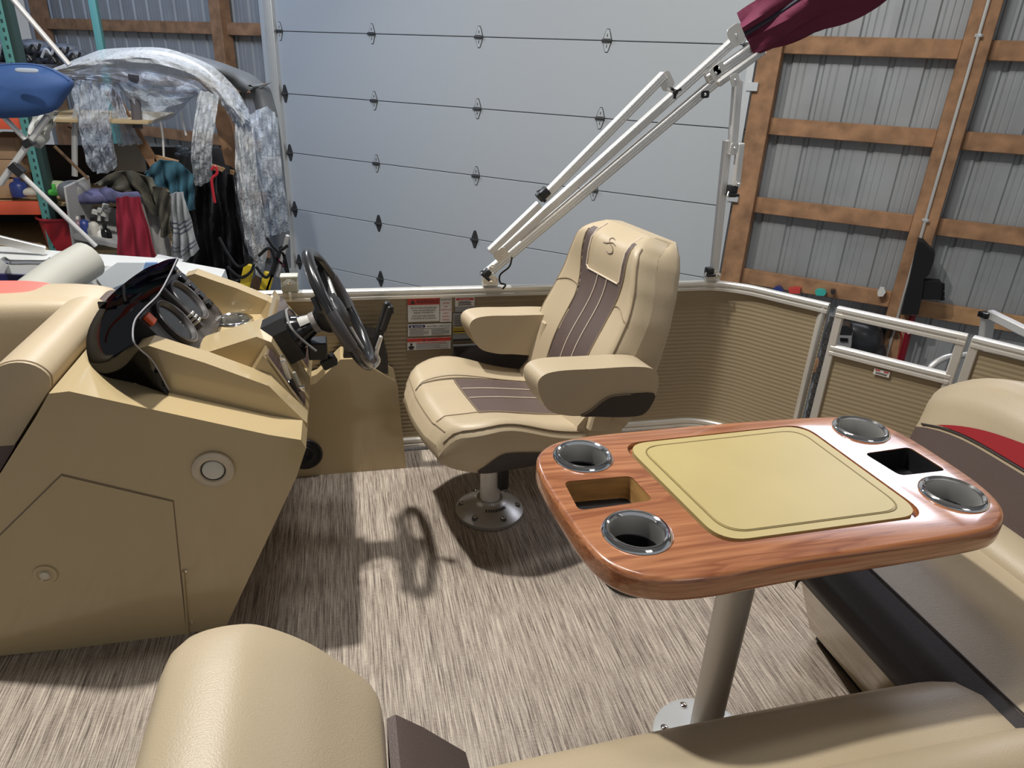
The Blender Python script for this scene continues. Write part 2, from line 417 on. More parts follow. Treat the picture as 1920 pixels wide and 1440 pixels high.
def wbox(name, s0, s1, d0, d1, z0, z1, mt, parent, bv=.004):
    bm = bmesh.new(); R = Matrix((WD, WN, UP)).transposed()
    add_box(bm, WP((s0+s1)/2, (d0+d1)/2, (z0+z1)/2), (s1-s0, abs(d1-d0), z1-z0), R); bev(bm, bv, 1); return out(name, bm, mt, parent)
DL, DR = -5.93, -1.06
for s0, s1 in ((-1.06, -.90), (.215, .285), (.30, .375), (1.5, 1.65), (3.0, 3.15), (-6.74, -6.58), (-9.9, -9.75)):
    wbox('post', s0, s1, .01, .155, GZ, 4.3, lumber, wl)
for z in (-.76, -.115, .465, 1.055, 1.615, 2.2):
    for s0, s1 in ((-.90, .215), (.375, 1.5), (1.65, 3.0), (3.15, 4.3), (-6.58, -5.99), (-9.75, -6.74)):
        wbox('girt', s0, s1, .04, .085, z-.045-(.03 if z < 0 and s0 > .3 else 0), z+.075-(.03 if z < 0 and s0 > .3 else 0), lumber2 if z < 0 and s0 > .3 else lumber, wl)
# conduit between the doubled post boards
tube('conduit', [WP(.2925, .17, GZ), WP(.2925, .17, 4.2)], .011, alu_w, wl)
for z in (.52, 1.7): box('conduit_strap', WP(.27, .16, z), WP(.315, .185, z+.02), zinc, wl, .001)
for z in (1.34, .53): wbox('angle_bracket', -1.10, -1.02, .155, .19, z-.03, z+.03, zinc, wl, .001)
# sectional door
gd = thing('door_1', WP((DL+DR)/2, 0, GZ), 'closed grey sectional garage door with hinged panels', 'door', kind='structure')
zs = [1.622+.597*2, 1.622+.597, 1.622, 1.030, .4325, -.178, -.785, GZ]
zs = [3.41, 2.82, 2.22, 1.622, 1.030, .4325, -.178, -.785, GZ]
for a, b in zip(zs[1:], zs):
    o = wbox('door_panel', DL, DR, .0, .05, a+.003, b-.003, doorm, gd, .004)
wbox('seam_backing', DL, DR, -.01, .02, GZ, 3.41, seam, gd, 0)
def door_hinge(s, z, dark=False):
    bm = bmesh.new()
    pts = [(-.014, 0), (-.034, .016), (-.030, .022), (-.022, .05), (-.010, .082), (.010, .082), (.022, .05), (.030, .022), (.034, .016), (.014, 0)]
    P = [(x*.95, y) for x, y in pts]+[(x*.95, -y) for x, y in pts[::-1]][1:-1]
    add_prism(bm, P, WP(s, .05, z), WD, UP, -WN, .003, .008); o = out('door_hinge', bm, zincd if dark else zinc, gd)
    bm = bmesh.new(); add_prism(bm, [(x*1.22, y*1.07) for x, y in P], WP(s, .05, z), WD, UP, -WN, 0, .003); out('hinge_outline', bm, zincd, o)  # slightly larger dark plate behind the hinge, drawing its outline
    bm = bmesh.new(); add_tube(bm, [WP(s-.042, .064, z), WP(s+.042, .064, z)], .012, 8); add_box(bm, WP(s, .062, z), (.05, .02, .03), Matrix((WD, WN, UP)).transposed()); out('hinge_pin', bm, zincd, o)
    bm = bmesh.new()
    for dz in (-.04, .04): add_box(bm, WP(s, .058, z+dz), (.006, .006, .022), Matrix((WD, WN, UP)).transposed())
    out('hinge_slot', bm, zincd, o)
for z in zs[3:8]:
    for s in (-4.68, -3.495, -2.287, -5.86, -1.16): door_hinge(s, z, z < 0 or (s < -5 and z < 1.5))
wbox('door_jamb', -5.99, -5.90, .0, .10, GZ, 3.5, alu_w, gd)
bm = bmesh.new(); R_ = Matrix((WD, WN, UP)).transposed()
for s in (-5.95, -1.115):
    add_box(bm, WP(s, .13, 1.0), (.012, .09, 4.8), R_); add_box(bm, WP(s-.02 if s < -3 else s+.02, .17, 1.0), (.05, .012, 4.8), R_)
out('door_track', bm, zinc, gd)

# ================================================================== BOAT DECK AND FENCE
dk = thing('boat_deck', (.6, 1.3, 0), 'boat deck covered with streaky beige-brown woven vinyl', 'deck', kind='structure')
prism_xy('deck_flooring', [(-2.6, -1.0), (3.0, -1.0), (3.0, .6), (2.08, 1.62), (1.74, 2.10), (1.60, 2.40), (1.40, 2.47), (-2.6, 2.47)], -.02, 0, floor_m, dk, 0)
prism_xy('deck_edge_trim', [(-2.6, -1.02), (3.02, -1.02), (3.02, .6), (2.1, 1.65), (1.78, 2.13), (1.62, 2.44), (1.42, 2.53), (-2.6, 2.53)], -.12, -.021, alu_w, dk, .004)

fenm = mat('tan_ribbed_fence', (.33, .262, .165), .40, metal=.1)
def fence_run(path, z0, z1, parent, name='ribbed_panel'):
    P = [Vector((p[0], p[1], 0)) for p in path]; n = int((z1-z0)/.0165); bm = bmesh.new(); rows = []
    N = []
    for i in range(len(P)):
        t = (P[min(i+1, len(P)-1)]-P[max(i-1, 0)]).normalized(); N.append(Vector((t.y, -t.x, 0)))
    prof = []
    for k in range(n):
        a = z0+(z1-z0)*k/n; h = (z1-z0)/n
        prof += [(a, 0), (a+h*.25, .0012), (a+h*.5, .0017), (a+h*.75, .0012)]
    prof.append((z1, 0))
    V = [[bm.verts.new(P[i]+N[i]*d+UP*z) for z, d in prof] for i in range(len(P))]
    for i in range(len(P)-1):
        for j in range(len(prof)-1): bm.faces.new((V[i][j], V[i+1][j], V[i+1][j+1], V[i][j+1]))
    return out(name, bm, fenm, parent, sharp=80)
def rail_run(path, z, parent, name='top_rail', mt=None, zlow=None):
    """extruded rail with a bead, a groove and a lower lip, swept along the path"""
    P = [Vector((p[0], p[1], 0)) for p in path]
    prof = [(-.014, .019), (-.010, .023), (.010, .023), (.014, .019), (.015, .009), (.009, .006), (.009, .001), (.016, -.002), (.016, -.012), (.009, -.015), (-.009, -.015), (-.014, -.012)]
    bm = bmesh.new(); V = []
    for i in range(len(P)):
        t = (P[min(i+1, len(P)-1)]-P[max(i-1, 0)]).normalized(); nn = Vector((t.y, -t.x, 0)); V.append([bm.verts.new(P[i]+nn*a+UP*(z+b)) for a, b in prof])
    n = len(prof)
    for i in range(len(P)-1):
        for k in range(n): bm.faces.new((V[i][k], V[i][(k+1) % n], V[i+1][(k+1) % n], V[i+1][k]))
    bm.faces.new(V[0]); bm.faces.new(V[-1][::-1]); return out(name, bm, mt or alu_w, parent, sharp=25)
RZ = .639
FY = 2.43
main_path = [(-2.5, FY), (-1.5, FY), (-.5, FY), (0, FY), (.5, FY), (1.0, FY), (1.3, FY)]
corner = [v for v in smooth_path([(1.3, FY, 0), (1.42, 2.425, 0), (1.53, 2.36, 0), (1.62, 2.24, 0), (1.715, 2.11, 0)], 6)][1:]
path1 = main_path+[(v.x, v.y) for v in corner]
fn = thing('side_fence', (.4, FY, 0), 'tan ribbed boat side fence with white metal top rail curving at the corner', 'fence')
fence_run(path1, .03, .625, fn); rail_run(path1, RZ, fn); rail_run(path1, .03, fn, 'bottom_rail')
def stile(p, z0, z1, parent, w_=.022, name='stile', dx=0):
    return box(name, (p[0]-w_/2+dx, p[1]-w_/2, z0), (p[0]+w_/2+dx, p[1]+w_/2, z1), alu_w, parent, .003)
stile((1.704, 2.124), .02, .65, fn)
# gate
ga = Vector((1.728, 2.078, 0)); gb = Vector((1.985, 1.758, 0)); gt = (gb-ga).normalized(); gn = Vector((gt.y, -gt.x, 0))
gt_o = thing('boarding_gate', (*ga.xy, 0), 'boarding gate with open upper window and tan ribbed lower panel', 'gate')
def seg(a, b, n=2): return [tuple((a+(b-a)*i/n).xy) for i in range(n+1)]
rail_run(seg(ga, gb), RZ, gt_o); rail_run(seg(ga+gt*.01, gb-gt*.01), .494, gt_o, 'middle_rail'); rail_run(seg(ga, gb), .04, gt_o, 'bottom_rail')
fence_run(seg(ga, gb), .05, .478, gt_o)
def pstile(p, z0, z1, parent, w_=.028, t_=.026, name='stile', mt=None):
    bm = bmesh.new(); add_box(bm, Vector((p.x, p.y, (z0+z1)/2)), (w_, t_, z1-z0), Matrix((gt, gn, UP)).transposed()); bev(bm, .003, 1); return out(name, bm, mt or alu_w, parent)
pstile(ga+gt*.012, .03, .655, gt_o); pstile(gb-gt*.012, .03, .655, gt_o)
bm = bmesh.new()
hp = ga-gt*.012
for k in range(26): add_box(bm, hp+UP*(.05+k*.0225), (.012 if k % 2 else .017, .016, .0185), Matrix((gt, gn, UP)).transposed())
out('piano_hinge', bm, zincd, gt_o, smooth=False)
# aft fence beyond the gate
f2a = gb+gt*.018; f2b = f2a+Vector((.62, -.98, 0)).normalized()*1.15
f2 = thing('aft_fence', (*f2a.xy, 0), 'tan ribbed fence section at the right edge behind the bench', 'fence')
rail_run(seg(f2a, f2b, 4), RZ, f2); fence_run(seg(f2a, f2b, 4), .05, .62, f2); pstile(f2a+gt*.01, .03, .655, f2)
# ---- stickers on the fence
def sticker(name, x0, y0, x1, y1, mt, label=None, Y=FY-.009):
    a = PY(x0, y1, Y); b = PY(x1, y0, Y)
    o = thing(name, ((a.x+b.x)/2, Y, a.z), label, 'sticker')
    box('sheet', (a.x, Y, a.z), (b.x, Y+.0025, b.z), mt, o, 0); return o, a.x, a.z, b.x-a.x, b.z-a.z, Y
def srect(o, x, z, w_, h_, u0, v0, u1, v1, Y, mt, name='print_block', dy=.0008):
    return box(name, (x+w_*u0, Y-dy, z+h_*v0), (x+w_*u1, Y, z+h_*v1), mt, o, 0)
def tri(o, cx, cz, s, Y, mt, name='warning_triangle'):
    return prism_xz(name, [(cx-s*.55, cz-s*.45), (cx+s*.55, cz-s*.45), (cx, cz+s*.5)], Y-.0012, Y, mt, o, 0)
E1, E2 = (1, 0, 0), (0, 0, 1)
o, x, z, w_, h_, Y = sticker('warning_sticker', 765, 558, 824, 604, white, 'large propeller warning sticker with red heading on the fence left of the chair')
srect(o, x, z, w_, h_, 0, .72, 1, 1, Y, redp, 'red_band'); tri(o, x+w_*.16, z+h_*.85, h_*.18, Y-.001, blackp)
text('lettering', 'WARNING', (x+w_*.27, Y-.002, z+h_*.77), E1, E2, h_*.235, blackp, o, width=w_*.69)
for i, s in enumerate(('ROTATING PROPELLER', 'CAN CAUSE SERIOUS', 'INJURY OR DEATH.', 'DO NOT USE LADDER', 'IF ENGINE IS RUNNING.')):
    ww = (.80, .72, .62, .72, .80)[i]
    text('lettering', s, (x+w_*(.5-ww/2), Y-.002, z+h_*((.56, .46, .36, .22, .12)[i])), E1, E2, h_*.085, blackp, o, width=w_*ww)
o, x, z, w_, h_, Y = sticker('warning_sticker', 825, 557, 847, 604, white, 'narrow white sticker with red lettering right of the WARNING sticker')
for i, s in enumerate(('DO NOT USE', 'LADDER', 'AND', 'LOWER IT, SWIM', 'ONLY IF', 'ENGINE IS', 'RUNNING.')):
    ww = (.8, .6, .3, .9, .4, .65, .65)[i]
    text('lettering', s, (x+w_*(.5-ww/2), Y-.002, z+h_*(.88-.135*i)), E1, E2, h_*.075, redp if i else blackp, o, width=w_*ww)
o, x, z, w_, h_, Y = sticker('notice_sticker', 765, 606, 846, 631, white, "white boater's checklist sticker with navy notice badge")
prism_xz('navy_badge', [(x+w_*.02+p[0], z+h_*.72+p[1]) for p in rrect(0, 0, w_*.38, h_*.22, h_*.10, 4)], Y-.001, Y, bluep, o, 0)
tri(o, x+w_*.09, z+h_*.83, h_*.15, Y-.001, white)
text('lettering', 'NOTICE', (x+w_*.15, Y-.002, z+h_*.765), E1, E2, h_*.16, white, o, width=w_*.19)
text('lettering', "BOATER'S CHECKLIST", (x+w_*.44, Y-.002, z+h_*.74), E1, E2, h_*.2, blackp, o, width=w_*.54)
for (u0, u1) in ((.04, .48), (.54, .96)):
    for k in range(5): srect(o, x, z, w_, h_, u0, .08+k*.10, u1-(.12 if k in (0, 4) else 0), .13+k*.10, Y, greyp)
srect(o, x, z, w_, h_, .03, .60, .97, .625, Y, blackp)
o, x, z, w_, h_, Y = sticker('danger_sticker', 764, 632, 845, 657, white, 'lowest sticker with red band and small seated figure symbol')
srect(o, x, z, w_, h_, 0, .72, 1, 1, Y, redp, 'red_band'); tri(o, x+w_*.38, z+h_*.86, h_*.18, Y-.001, blackp)
text('lettering', 'WARNING', (x+w_*.46, Y-.002, z+h_*.78), E1, E2, h_*.2, blackp, o, width=w_*.24)
bm = bmesh.new(); add_lathe(bm, [(0, .001), (h_*.10, .001), (h_*.10, 0), (0, 0)], (x+w_*.09, Y, z+h_*.50), (0, -1, 0), 14)
add_prism(bm, [(x+w_*(.09+a), z+h_*b) for a, b in ((-.08, .22), (-.05, .34), (0, .38), (.05, .34), (.08, .22), (.045, .2), (.045, .06), (-.045, .06), (-.045, .2))], (0, 0, 0), (1, 0, 0), (0, 0, 1), (0, 1, 0), Y-.001, Y)
out('figure_symbol', bm, blackp, o)
for k in range(6): srect(o, x, z, w_, h_, .20, .12+k*.09, .95-(.2 if k in (1, 3) else .05*(k % 2)), .155+k*.09, Y, redp if k == 5 else greyp)
o, x, z, w_, h_, Y = sticker('warning_sticker', 853, 557, 890, 585, white, 'small white sticker with red badge above the far armrest')
srect(o, x, z, w_, h_, .05, .80, .95, .94, Y, redp, 'red_badge'); text('lettering', 'WARNING', (x+w_*.33, Y-.002, z+h_*.82), E1, E2, h_*.11, white, o, width=w_*.42)
tri(o, x+w_*.26, z+h_*.86, h_*.1, Y-.001, white)
for k in range(4): srect(o, x, z, w_, h_, .14+.05*(k % 2), .45+k*.08, .86-.07*(k % 2), .49+k*.08, Y, blackp)
srect(o, x, z, w_, h_, 0, .0, 1, .38, Y, greyp)
o, x, z, w_, h_, Y = sticker('capacity_plate', 849, 586, 886, 640, greyp, 'dark grey capacity plate with yellow band behind the far armrest')
srect(o, x, z, w_, h_, 0, .28, 1, .50, Y, yel, 'yellow_band'); text('lettering', '10 PERSONS OR', (x+w_*.03, Y-.002, z+h_*.41), E1, E2, h_*.07, blackp, o, width=w_*.8)
srect(o, x, z, w_, h_, 0, .33, .85, .36, Y, blackp)
for k in range(5): srect(o, x, z, w_, h_, .08, .56+k*.08, .92, .58+k*.08, Y, blackp)
srect(o, x, z, w_, h_, 0, 0, 1, .08, Y, blackp)
pk = thing('fence_black_panel', (.42, FY-.03, .35), 'black panel on the fence behind the driver seat', 'pocket')  # thin black panel against the fence, round bar along its top
a = PY(848, 700, FY-.02); b = PY(1010, 640, FY-.02)
box('black_panel_body', (a.x, FY-.03, a.z), (b.x, FY-.008, b.z), dark_v, pk, .006); tube('black_panel_edge', [(a.x, FY-.033, b.z), (b.x, FY-.033, b.z)], .005, blackr, pk)
o, = (thing('gate_sticker', (*(ga+gt*.14).xy, .44), 'small white and red warning sticker on the gate', 'sticker'),)
def gpt(x, y, d=0): return PP(x, y, ga+gn*(.008+d), gn)
c0, c1 = gpt(1632, 703), gpt(1673, 691)
bm = bmesh.new(); mid = gpt(1653, 699); add_box(bm, mid, (.052, .002, .022), Matrix((gt, gn, UP)).transposed()); out('sheet', bm, white, o)
for u, v, a_, b_, mt in ((-.014, .006, .016, .004, redp), (.014, .006, .016, .004, redp), (0, -.001, .040, .003, greyp), (0, -.0055, .038, .002, blackp)):
    bm = bmesh.new(); add_box(bm, mid+gt*u+UP*v+gn*.0014, (a_, .001, b_), Matrix((gt, gn, UP)).transposed()); out('print_block', bm, mt, o)

# rail fittings
def rail_bracket(x, label, w_=.055):
    t = thing('rail_bracket', (x, FY, RZ+.029), label, 'bracket')
    box('foot_plate', (x-w_/2, FY-.018, RZ+.027), (x+w_/2, FY+.018, RZ+.034), alu_w, t, .002)
    for s in (-1, 1):
        bm = bmesh.new(); add_prism(bm, [(x-w_/2, RZ+.03), (x+w_/2, RZ+.03), (x+w_/2, RZ+.052), (x+w_*.3, RZ+.066), (x-w_*.3, RZ+.066), (x-w_/2, RZ+.052)], (0, 0, 0), E1, E2, (0, 1, 0), FY+s*.014-.0025, FY+s*.014+.0025); bev(bm, .001, 1); out('cheek_plate', bm, alu_w, t)
    bolt((x, FY-.019, RZ+.048), (0, -1, 0), t); return t
rail_bracket(PY(918, 535, FY).x, 'left canopy hinge bracket on the fence rail'); rail_bracket(PY(1333, 530, FY).x, 'right canopy hinge bracket on the fence rail by the chair')
clp = thing('rail_clip', (PY(542, 540, FY).x, FY, .65), 'cream plastic bracket on the rail beside the steering wheel', 'bracket')
a = PY(528, 548, FY-.02); b = PY(557, 519, FY-.02)
box('clip_body', (a.x, FY-.022, a.z), (b.x, FY+.02, b.z), cream, clp, .006); box('clip_cap', (a.x-.002, FY-.024, b.z-.006), (b.x+.002, FY+.022, b.z+.003), cream, clp, .003)
bolt(((a.x+b.x)/2, FY-.023, b.z-.02), (0, -1, 0), clp, .006); box('clip_tab', ((a.x+b.x)/2-.005, FY-.024, a.z-.03), ((a.x+b.x)/2+.005, FY-.018, a.z), alu_w, clp, .001)

# ================================================================== CANOPY FRAME
bf = thing('folding_canopy', (PY(918, 535, FY).x, FY, RZ+.03), 'folded square-tube aluminium sunshade with maroon canvas boot on the fence rail', 'canopy')
def by(x, y, d=0): return PY(x, y, FY+d)
def sqbar(name, a, b, w_=.026, d=0, t_=.026, mt=None, grooves=True):
    p0, p1 = by(*a, d), by(*b, d); o = beam(name, p0, p1, t_, w_, mt or alu, bf, (0, 1, 0), .003)
    if grooves:
        x, y, z = frame_from(p1-p0, (0, 1, 0)); L = (p1-p0).length
        bm = bmesh.new()
        for q in (-.28, .0, .28):
            add_box(bm, (p0+p1)/2+x*q*w_+Vector((0, -t_/2-.0002, 0)), (w_*.05, .0012, L*.985), Matrix((x, y, z)).transposed())
        g = out('tube_groove', bm, zinc, o, smooth=False)
    return o
sqbar('main_tube', (936, 474), (1415, 42), .030, -.012)
sqbar('brace_tube', (918, 472), (1012, 382), .026, -.045)
sqbar('brace_slider', (1018, 372), (1246, 140), .030, -.045)
sqbar('main_tube', (906, 519), (1345, 150), .034, .03)
sqbar('inner_strut', (975, 452), (1330, 152), .008, 0, .008, grooves=False)
sqbar('upright_tube', (1338, 515), (1364, 262), .028, 0.0)
sqbar('upright_tube', (1372, 290), (1383, 150), .030, -.02)
sqbar('upright_slider', (1379, 352), (1388, 268), .026, -.03)
sqbar('upper_tube', (1325, 150), (1450, 62), .034, -.02)
sqbar('upper_tube', (1345, 158), (1432, 95), .022, .02)
def plate(x, y, s=.032, d=-.03, ang=0, n_='joint_plate', s2=None):
    c = by(x, y, d); bm = bmesh.new(); s2 = s2 or s*.8
    P = rrect(-s/2, -s2/2, s/2, s2/2, s*.22, 3); ca, sa = math.cos(ang), math.sin(ang)
    add_prism(bm, [(c.x+p[0]*ca-p[1]*sa, c.z+p[0]*sa+p[1]*ca) for p in P], (0, c.y, 0), E1, E2, (0, 1, 0), -.002, .002); o = out(n_, bm, alu_w, bf)
    bolt((c.x, c.y-.002, c.z), (0, -1, 0), o, .005); return o
for x, y, s, a_ in ((940, 478, .05, .7), (1249, 152, .058, 2.2), (1380, 66, .066, 2.2), (1342, 137, .045, 2.2), (1378, 150, .04, 2.0), (1377, 278, .038, 1.57), (1348, 128, .04, .7), (922, 502, .02, .7), (1384, 345, .02, 0), (1347, 516, .02, 0)): plate(x, y, s, -.05, a_)
def knob(x, y, d=-.05):
    c = by(x, y, d); bm = bmesh.new(); add_lathe(bm, [(0, .02), (.008, .018), (.009, 0), (0, 0)], c, (0, -1, 0), 10)
    for k in range(3):
        a_ = 2*pi*k/3+.5; add_box(bm, c+Vector((math.cos(a_)*.012, -.010, math.sin(a_)*.012)), (.020, .008, .009), Matrix.Rotation(-a_, 3, 'Y'))
    bev(bm, .001, 1); return out('wing_knob', bm, black, bf, label='black wing knob')
knob(1264, 172)
beam('knob_stem', by(1248, 166, -.05), by(1263, 172, -.06), .01, .01, steel, bf)
def clampb(x, y, w_=.040, h_=.03, ang=.7, d=-.045):
    c = by(x, y, d); bm = bmesh.new(); R = Matrix.Rotation(-ang, 3, 'Y'); add_box(bm, c, (h_, .036, w_), R); bev(bm, .004, 2)
    add_tube(bm, [c+R@Vector((-.02, -.022, -.012)), c+R@Vector((.018, -.022, -.012))], .006, 8)
    o = out('lock_collar', bm, black, bf, label='black plastic locking collar')
    bm = bmesh.new(); add_tube(bm, [c+R@Vector((-.024, -.02, .0)), c+R@Vector((-.03, -.026, -.012)), c+R@Vector((-.022, -.028, -.02))], .003, 6); out('lock_pin', bm, chrome, o); return o
clampb(1018, 364, .045, .030, -.8); clampb(1372, 358, .042, .030, 0, -.03); clampb(1330, 508, .026, .026, 0, -.02); clampb(913, 512, .028, .022, -.7, -.01)
o = plate(1322, 177, .030, -.03, .1, 'rivet_pad'); o.data.materials[0] = black
tube('cable', smooth_path([by(960, 482, -.02), by(955, 500, -.03), by(938, 515, -.03), by(938, 530, -.03), by(948, 534, -.03), by(942, 542, -.03)], 5), .0035, black, bf, 6)
cb = bf
def boot(u, v):
    p0 = by(1402, 66); p1 = by(1600, -85) + Vector((.0, -.35, .05))
    c = p0+(p1-p0)*u; x, y, z = frame_from(p1-p0, (0, 1, 0)); a_ = 2*pi*v
    rr = .050+.060*min(1, u*1.5)+.012*math.sin(5*a_+9*u)+.008*math.sin(11*a_+4*u); rx = rr*1.25; ry = rr*.95
    k = 1-.75*max(0, .06-u)/.06*0
    
    return c+x*rx*math.cos(a_)+y*ry*math.sin(a_)
grid('boot_canvas', boot, 26, 32, maroon, cb, .004)
x, y, z = frame_from(by(1600, -85)+Vector((0, -.35, .05))-by(1392, 60), (0, 1, 0))
tube('zipper_strap', [boot(u, .69)+Vector((0, -.004, 0)) for u in [i/14 for i in range(15)]], .008, mat('dark_binding', (.03, .03, .05), .7), cb, 6)

# ================================================================== HELM CONSOLE
hc = thing('helm_console', (-.5, 1.95, 0), 'tan fibreglass helm console with dash and smoked windscreen', 'console')
hull_prof = [(-1.16, 0), (-.375, 0), (-.36, .012), (-.145, .455), (-.118, .530), (-.128, .555), (-.20, .575), (-.60, .715), (-.64, .712), (-.675, .66)]
body = prism_xz('console_body', hull_prof, 1.55, 2.36, tan_gel, hc, .02, 4)
# storage hatch, recessed outline on the near side
hatch = [PY(x, y, 1.55) for x, y in ((115, 888), (326, 938), (340, 1075), (353, 1194), (-60, 1236), (-60, 1060))]
prism_xz('hatch_gap', [(v.x, v.z) for v in hatch], 1.5492, 1.552, tan_dk, hc, 0)
cx = sum(v.x for v in hatch)/6; cz = sum(v.z for v in hatch)/6
hp_ = [((v.x-cx)*.988+cx, (v.z-cz)*.985+cz) for v in hatch]
hd = prism_xz('storage_hatch', hp_, 1.5465, 1.552, tan_gel2, hc, .0015, 2)
p = PY(85, 1077, 1.546); lathe('latch_ring', [(.0, .001), (.016, .001), (.018, .003), (.026, .003), (.028, 0)], p, tan_gel2, hd, (0, -1, 0), 24); lathe('latch_button', [(0, .006), (.010, .006), (.011, .001), (.011, -.001), (0, -.001)], p, mat('pale_button', (.6, .55, .45), .4), hd, (0, -1, 0), 18)
tube('hatch_hinge', [PY(343, 1072, 1.545), PY(352, 1190, 1.545)], .0028, tan_gel2, hd)
for x, y in ((349, 1070), (359, 1169)): bolt(PY(x, y, 1.547), (0, -1, 0), hc, .0035)
p = PY(400, 880, 1.547)
lm = lathe('courtesy_lamp', [(.028, .004), (.030, .009), (.040, .010), (.047, .006), (.048, 0), (.028, 0)], p, mat('beige_gloss', (.55, .46, .34), .2, coat=.5), hc, (0, -1, 0), 28)
lathe('lamp_seat', [(0, .002), (.029, .002)], p, blackp, lm, (0, -1, 0), 24)
lathe('lamp_lens', [(0, .010), (.015, .009), (.024, .006), (.026, .001)], p, mat('frosted_lens', (.62, .60, .52), .35, bump=.8, bscale=90), lm, (0, -1, 0), 24)
# side coamings
def coaming(y0, y1, yin, name='side_coaming'):
    bot = [(-.44, .63), (-.30, .585), (-.118, .518)]
    top = [(-.118, .545), (-.165, .607), (-.20, .655), (-.270, .690), (-.340, .725), (-.400, .750), (-.455, .774), (-.485, .765), (-.50, .73)]
    bm = bmesh.new(); add_prism(bm, [(-.50, .66)]+bot+top, (0, 0, 0), E1, E2, (0, 1, 0), y0, y1); bev(bm, .008, 3, 25)
    return out(name, bm, tan_gel, hc)
coaming(1.655, 1.725, 0); coaming(2.265, 2.325, 0)
# cowl under the windscreen and dash top
prism_xz('dash_cowl', [(-.595, .69), (-.56, .730), (-.53, .755), (-.51, .755), (-.505, .70), (-.505, .60), (-.58, .60)], 1.80, 2.22, charcoal, hc, .02, 3)
shelf_ = prism_xz('dash_shelf', [(-.46, .53), (-.46, .642), (-.25, .636), (-.205, .625), (-.135, .535), (-.15, .50)], 1.72, 2.27, tan_gel, hc, .006, 2)
def wedge(name, y0, y1, prof, mt=tan_gel, bv=.006, par=None): return prism_xz(name, prof, y0, y1, mt, par or hc, bv, 2)
wedge('helm_ridge', 1.80, 1.945, [(-.40, .60), (-.40, .682), (-.235, .732), (-.20, .715), (-.118, .545), (-.14, .52)])
wedge('divider_fin', 1.724, 1.803, [(-.275, .62), (-.215, .710), (-.150, .585), (-.125, .535), (-.15, .52)])
wedge('divider_fin', 1.942, 2.268, [(-.285, .62), (-.225, .716), (-.150, .585), (-.125, .535), (-.15, .52)])
def inlay(y0, y1):
    a = Vector((-.212, y0, .707)); b = Vector((-.128, y0, .547)); t = (b-a).normalized(); n = Vector((-t.z, 0, t.x)); 
    if n.x < 0: n = -n
    bm = bmesh.new(); add_prism(bm, rrect(.008, 0, (b-a).length-.004, y1-y0, .006, 2), a, t, (0, 1, 0), n, 0, .0045); bev(bm, .001, 1); return out('wood_inlay', bm, woodp, hc)
i1 = inlay(1.735, 1.798); i2 = inlay(2.0, 2.25)
for y in (1.730, 1.994): tube('inlay_trim', [Vector((-.209, y, .711)), Vector((-.126, y, .549))], .003, tan_gel, hc, 6)
def cup_holder(c, par, ro=.056, ri=.043, depth=.07, dark=False, name='cup_holder'):
    c = Vector(c)
    f = lathe(name, [(ri, -.002), (ri+.001, .004), (ri+.005, .0075), (ro-.006, .007), (ro-.001, .003), (ro, 0), (ro-.002, -.003), (ri, -.003)], c, blackg if dark else chrome, par, n=40)
    if dark:  # black flange with chrome rings: dark reflections in chrome put into the colour
        lathe('flange_lip', [(ri-.001, .001), (ri+.001, .006), (ri+.004, .0078), (ri+.006, .0076)], c, chrome, f, n=40)
        lathe('flange_edge', [(ro-.006, .0072), (ro-.001, .0035), (ro+.0005, 0), (ro-.001, -.002)], c, chrome, f, n=40)
    lathe('steel_cup', [(ri, .001), (ri-.001, -.01), (ri-.002, -depth*.52)], c, steel, f, n=40)
    lathe('cup_liner', [(ri-.0025, -depth*.50), (ri-.004, -depth*.55), (ri-.006, -depth)], c, blackg, f, n=40)
    lathe('cup_floor', [(0, -depth+.001), (ri-.0055, -depth+.001)], c, blackg, f, n=32)
    return f
cutc = []; cutb = []
p = PZ(437, 601, .640)
p2 = PZ(436, 672, .655)
for q_, rr_ in ((p, .0435), (p2, .0415)):
    bm = bmesh.new(); add_prism(bm, [(q_.x+rr_*math.cos(2*pi*k/28), q_.y+rr_*math.sin(2*pi*k/28)) for k in range(28)], (0, 0, 0), (1, 0, 0), (0, 1, 0), (0, 0, 1), .57, .76); bm2 = bm.copy(); cutc.append(out('cutter', bm, tan_gel, None, smooth=False)); cutb.append(out('cutter', bm2, tan_gel, None, smooth=False))
carve(shelf_, cutc); carve(body, cutb)
cup_holder((p.x, p.y, .642), hc, .060, .0435, .05); cup_holder((p2.x, p2.y, .655), hc, .052, .041, .05)
bm = bmesh.new()
for a_ in (-.5, 1.0, 2.6): add_box(bm, Vector((p.x+.036*math.cos(a_), p.y+.036*math.sin(a_), .625)), (.004, .010, .04), Matrix.Rotation(a_, 3, 'Z'))
out('cup_fin', bm, cream, hc)
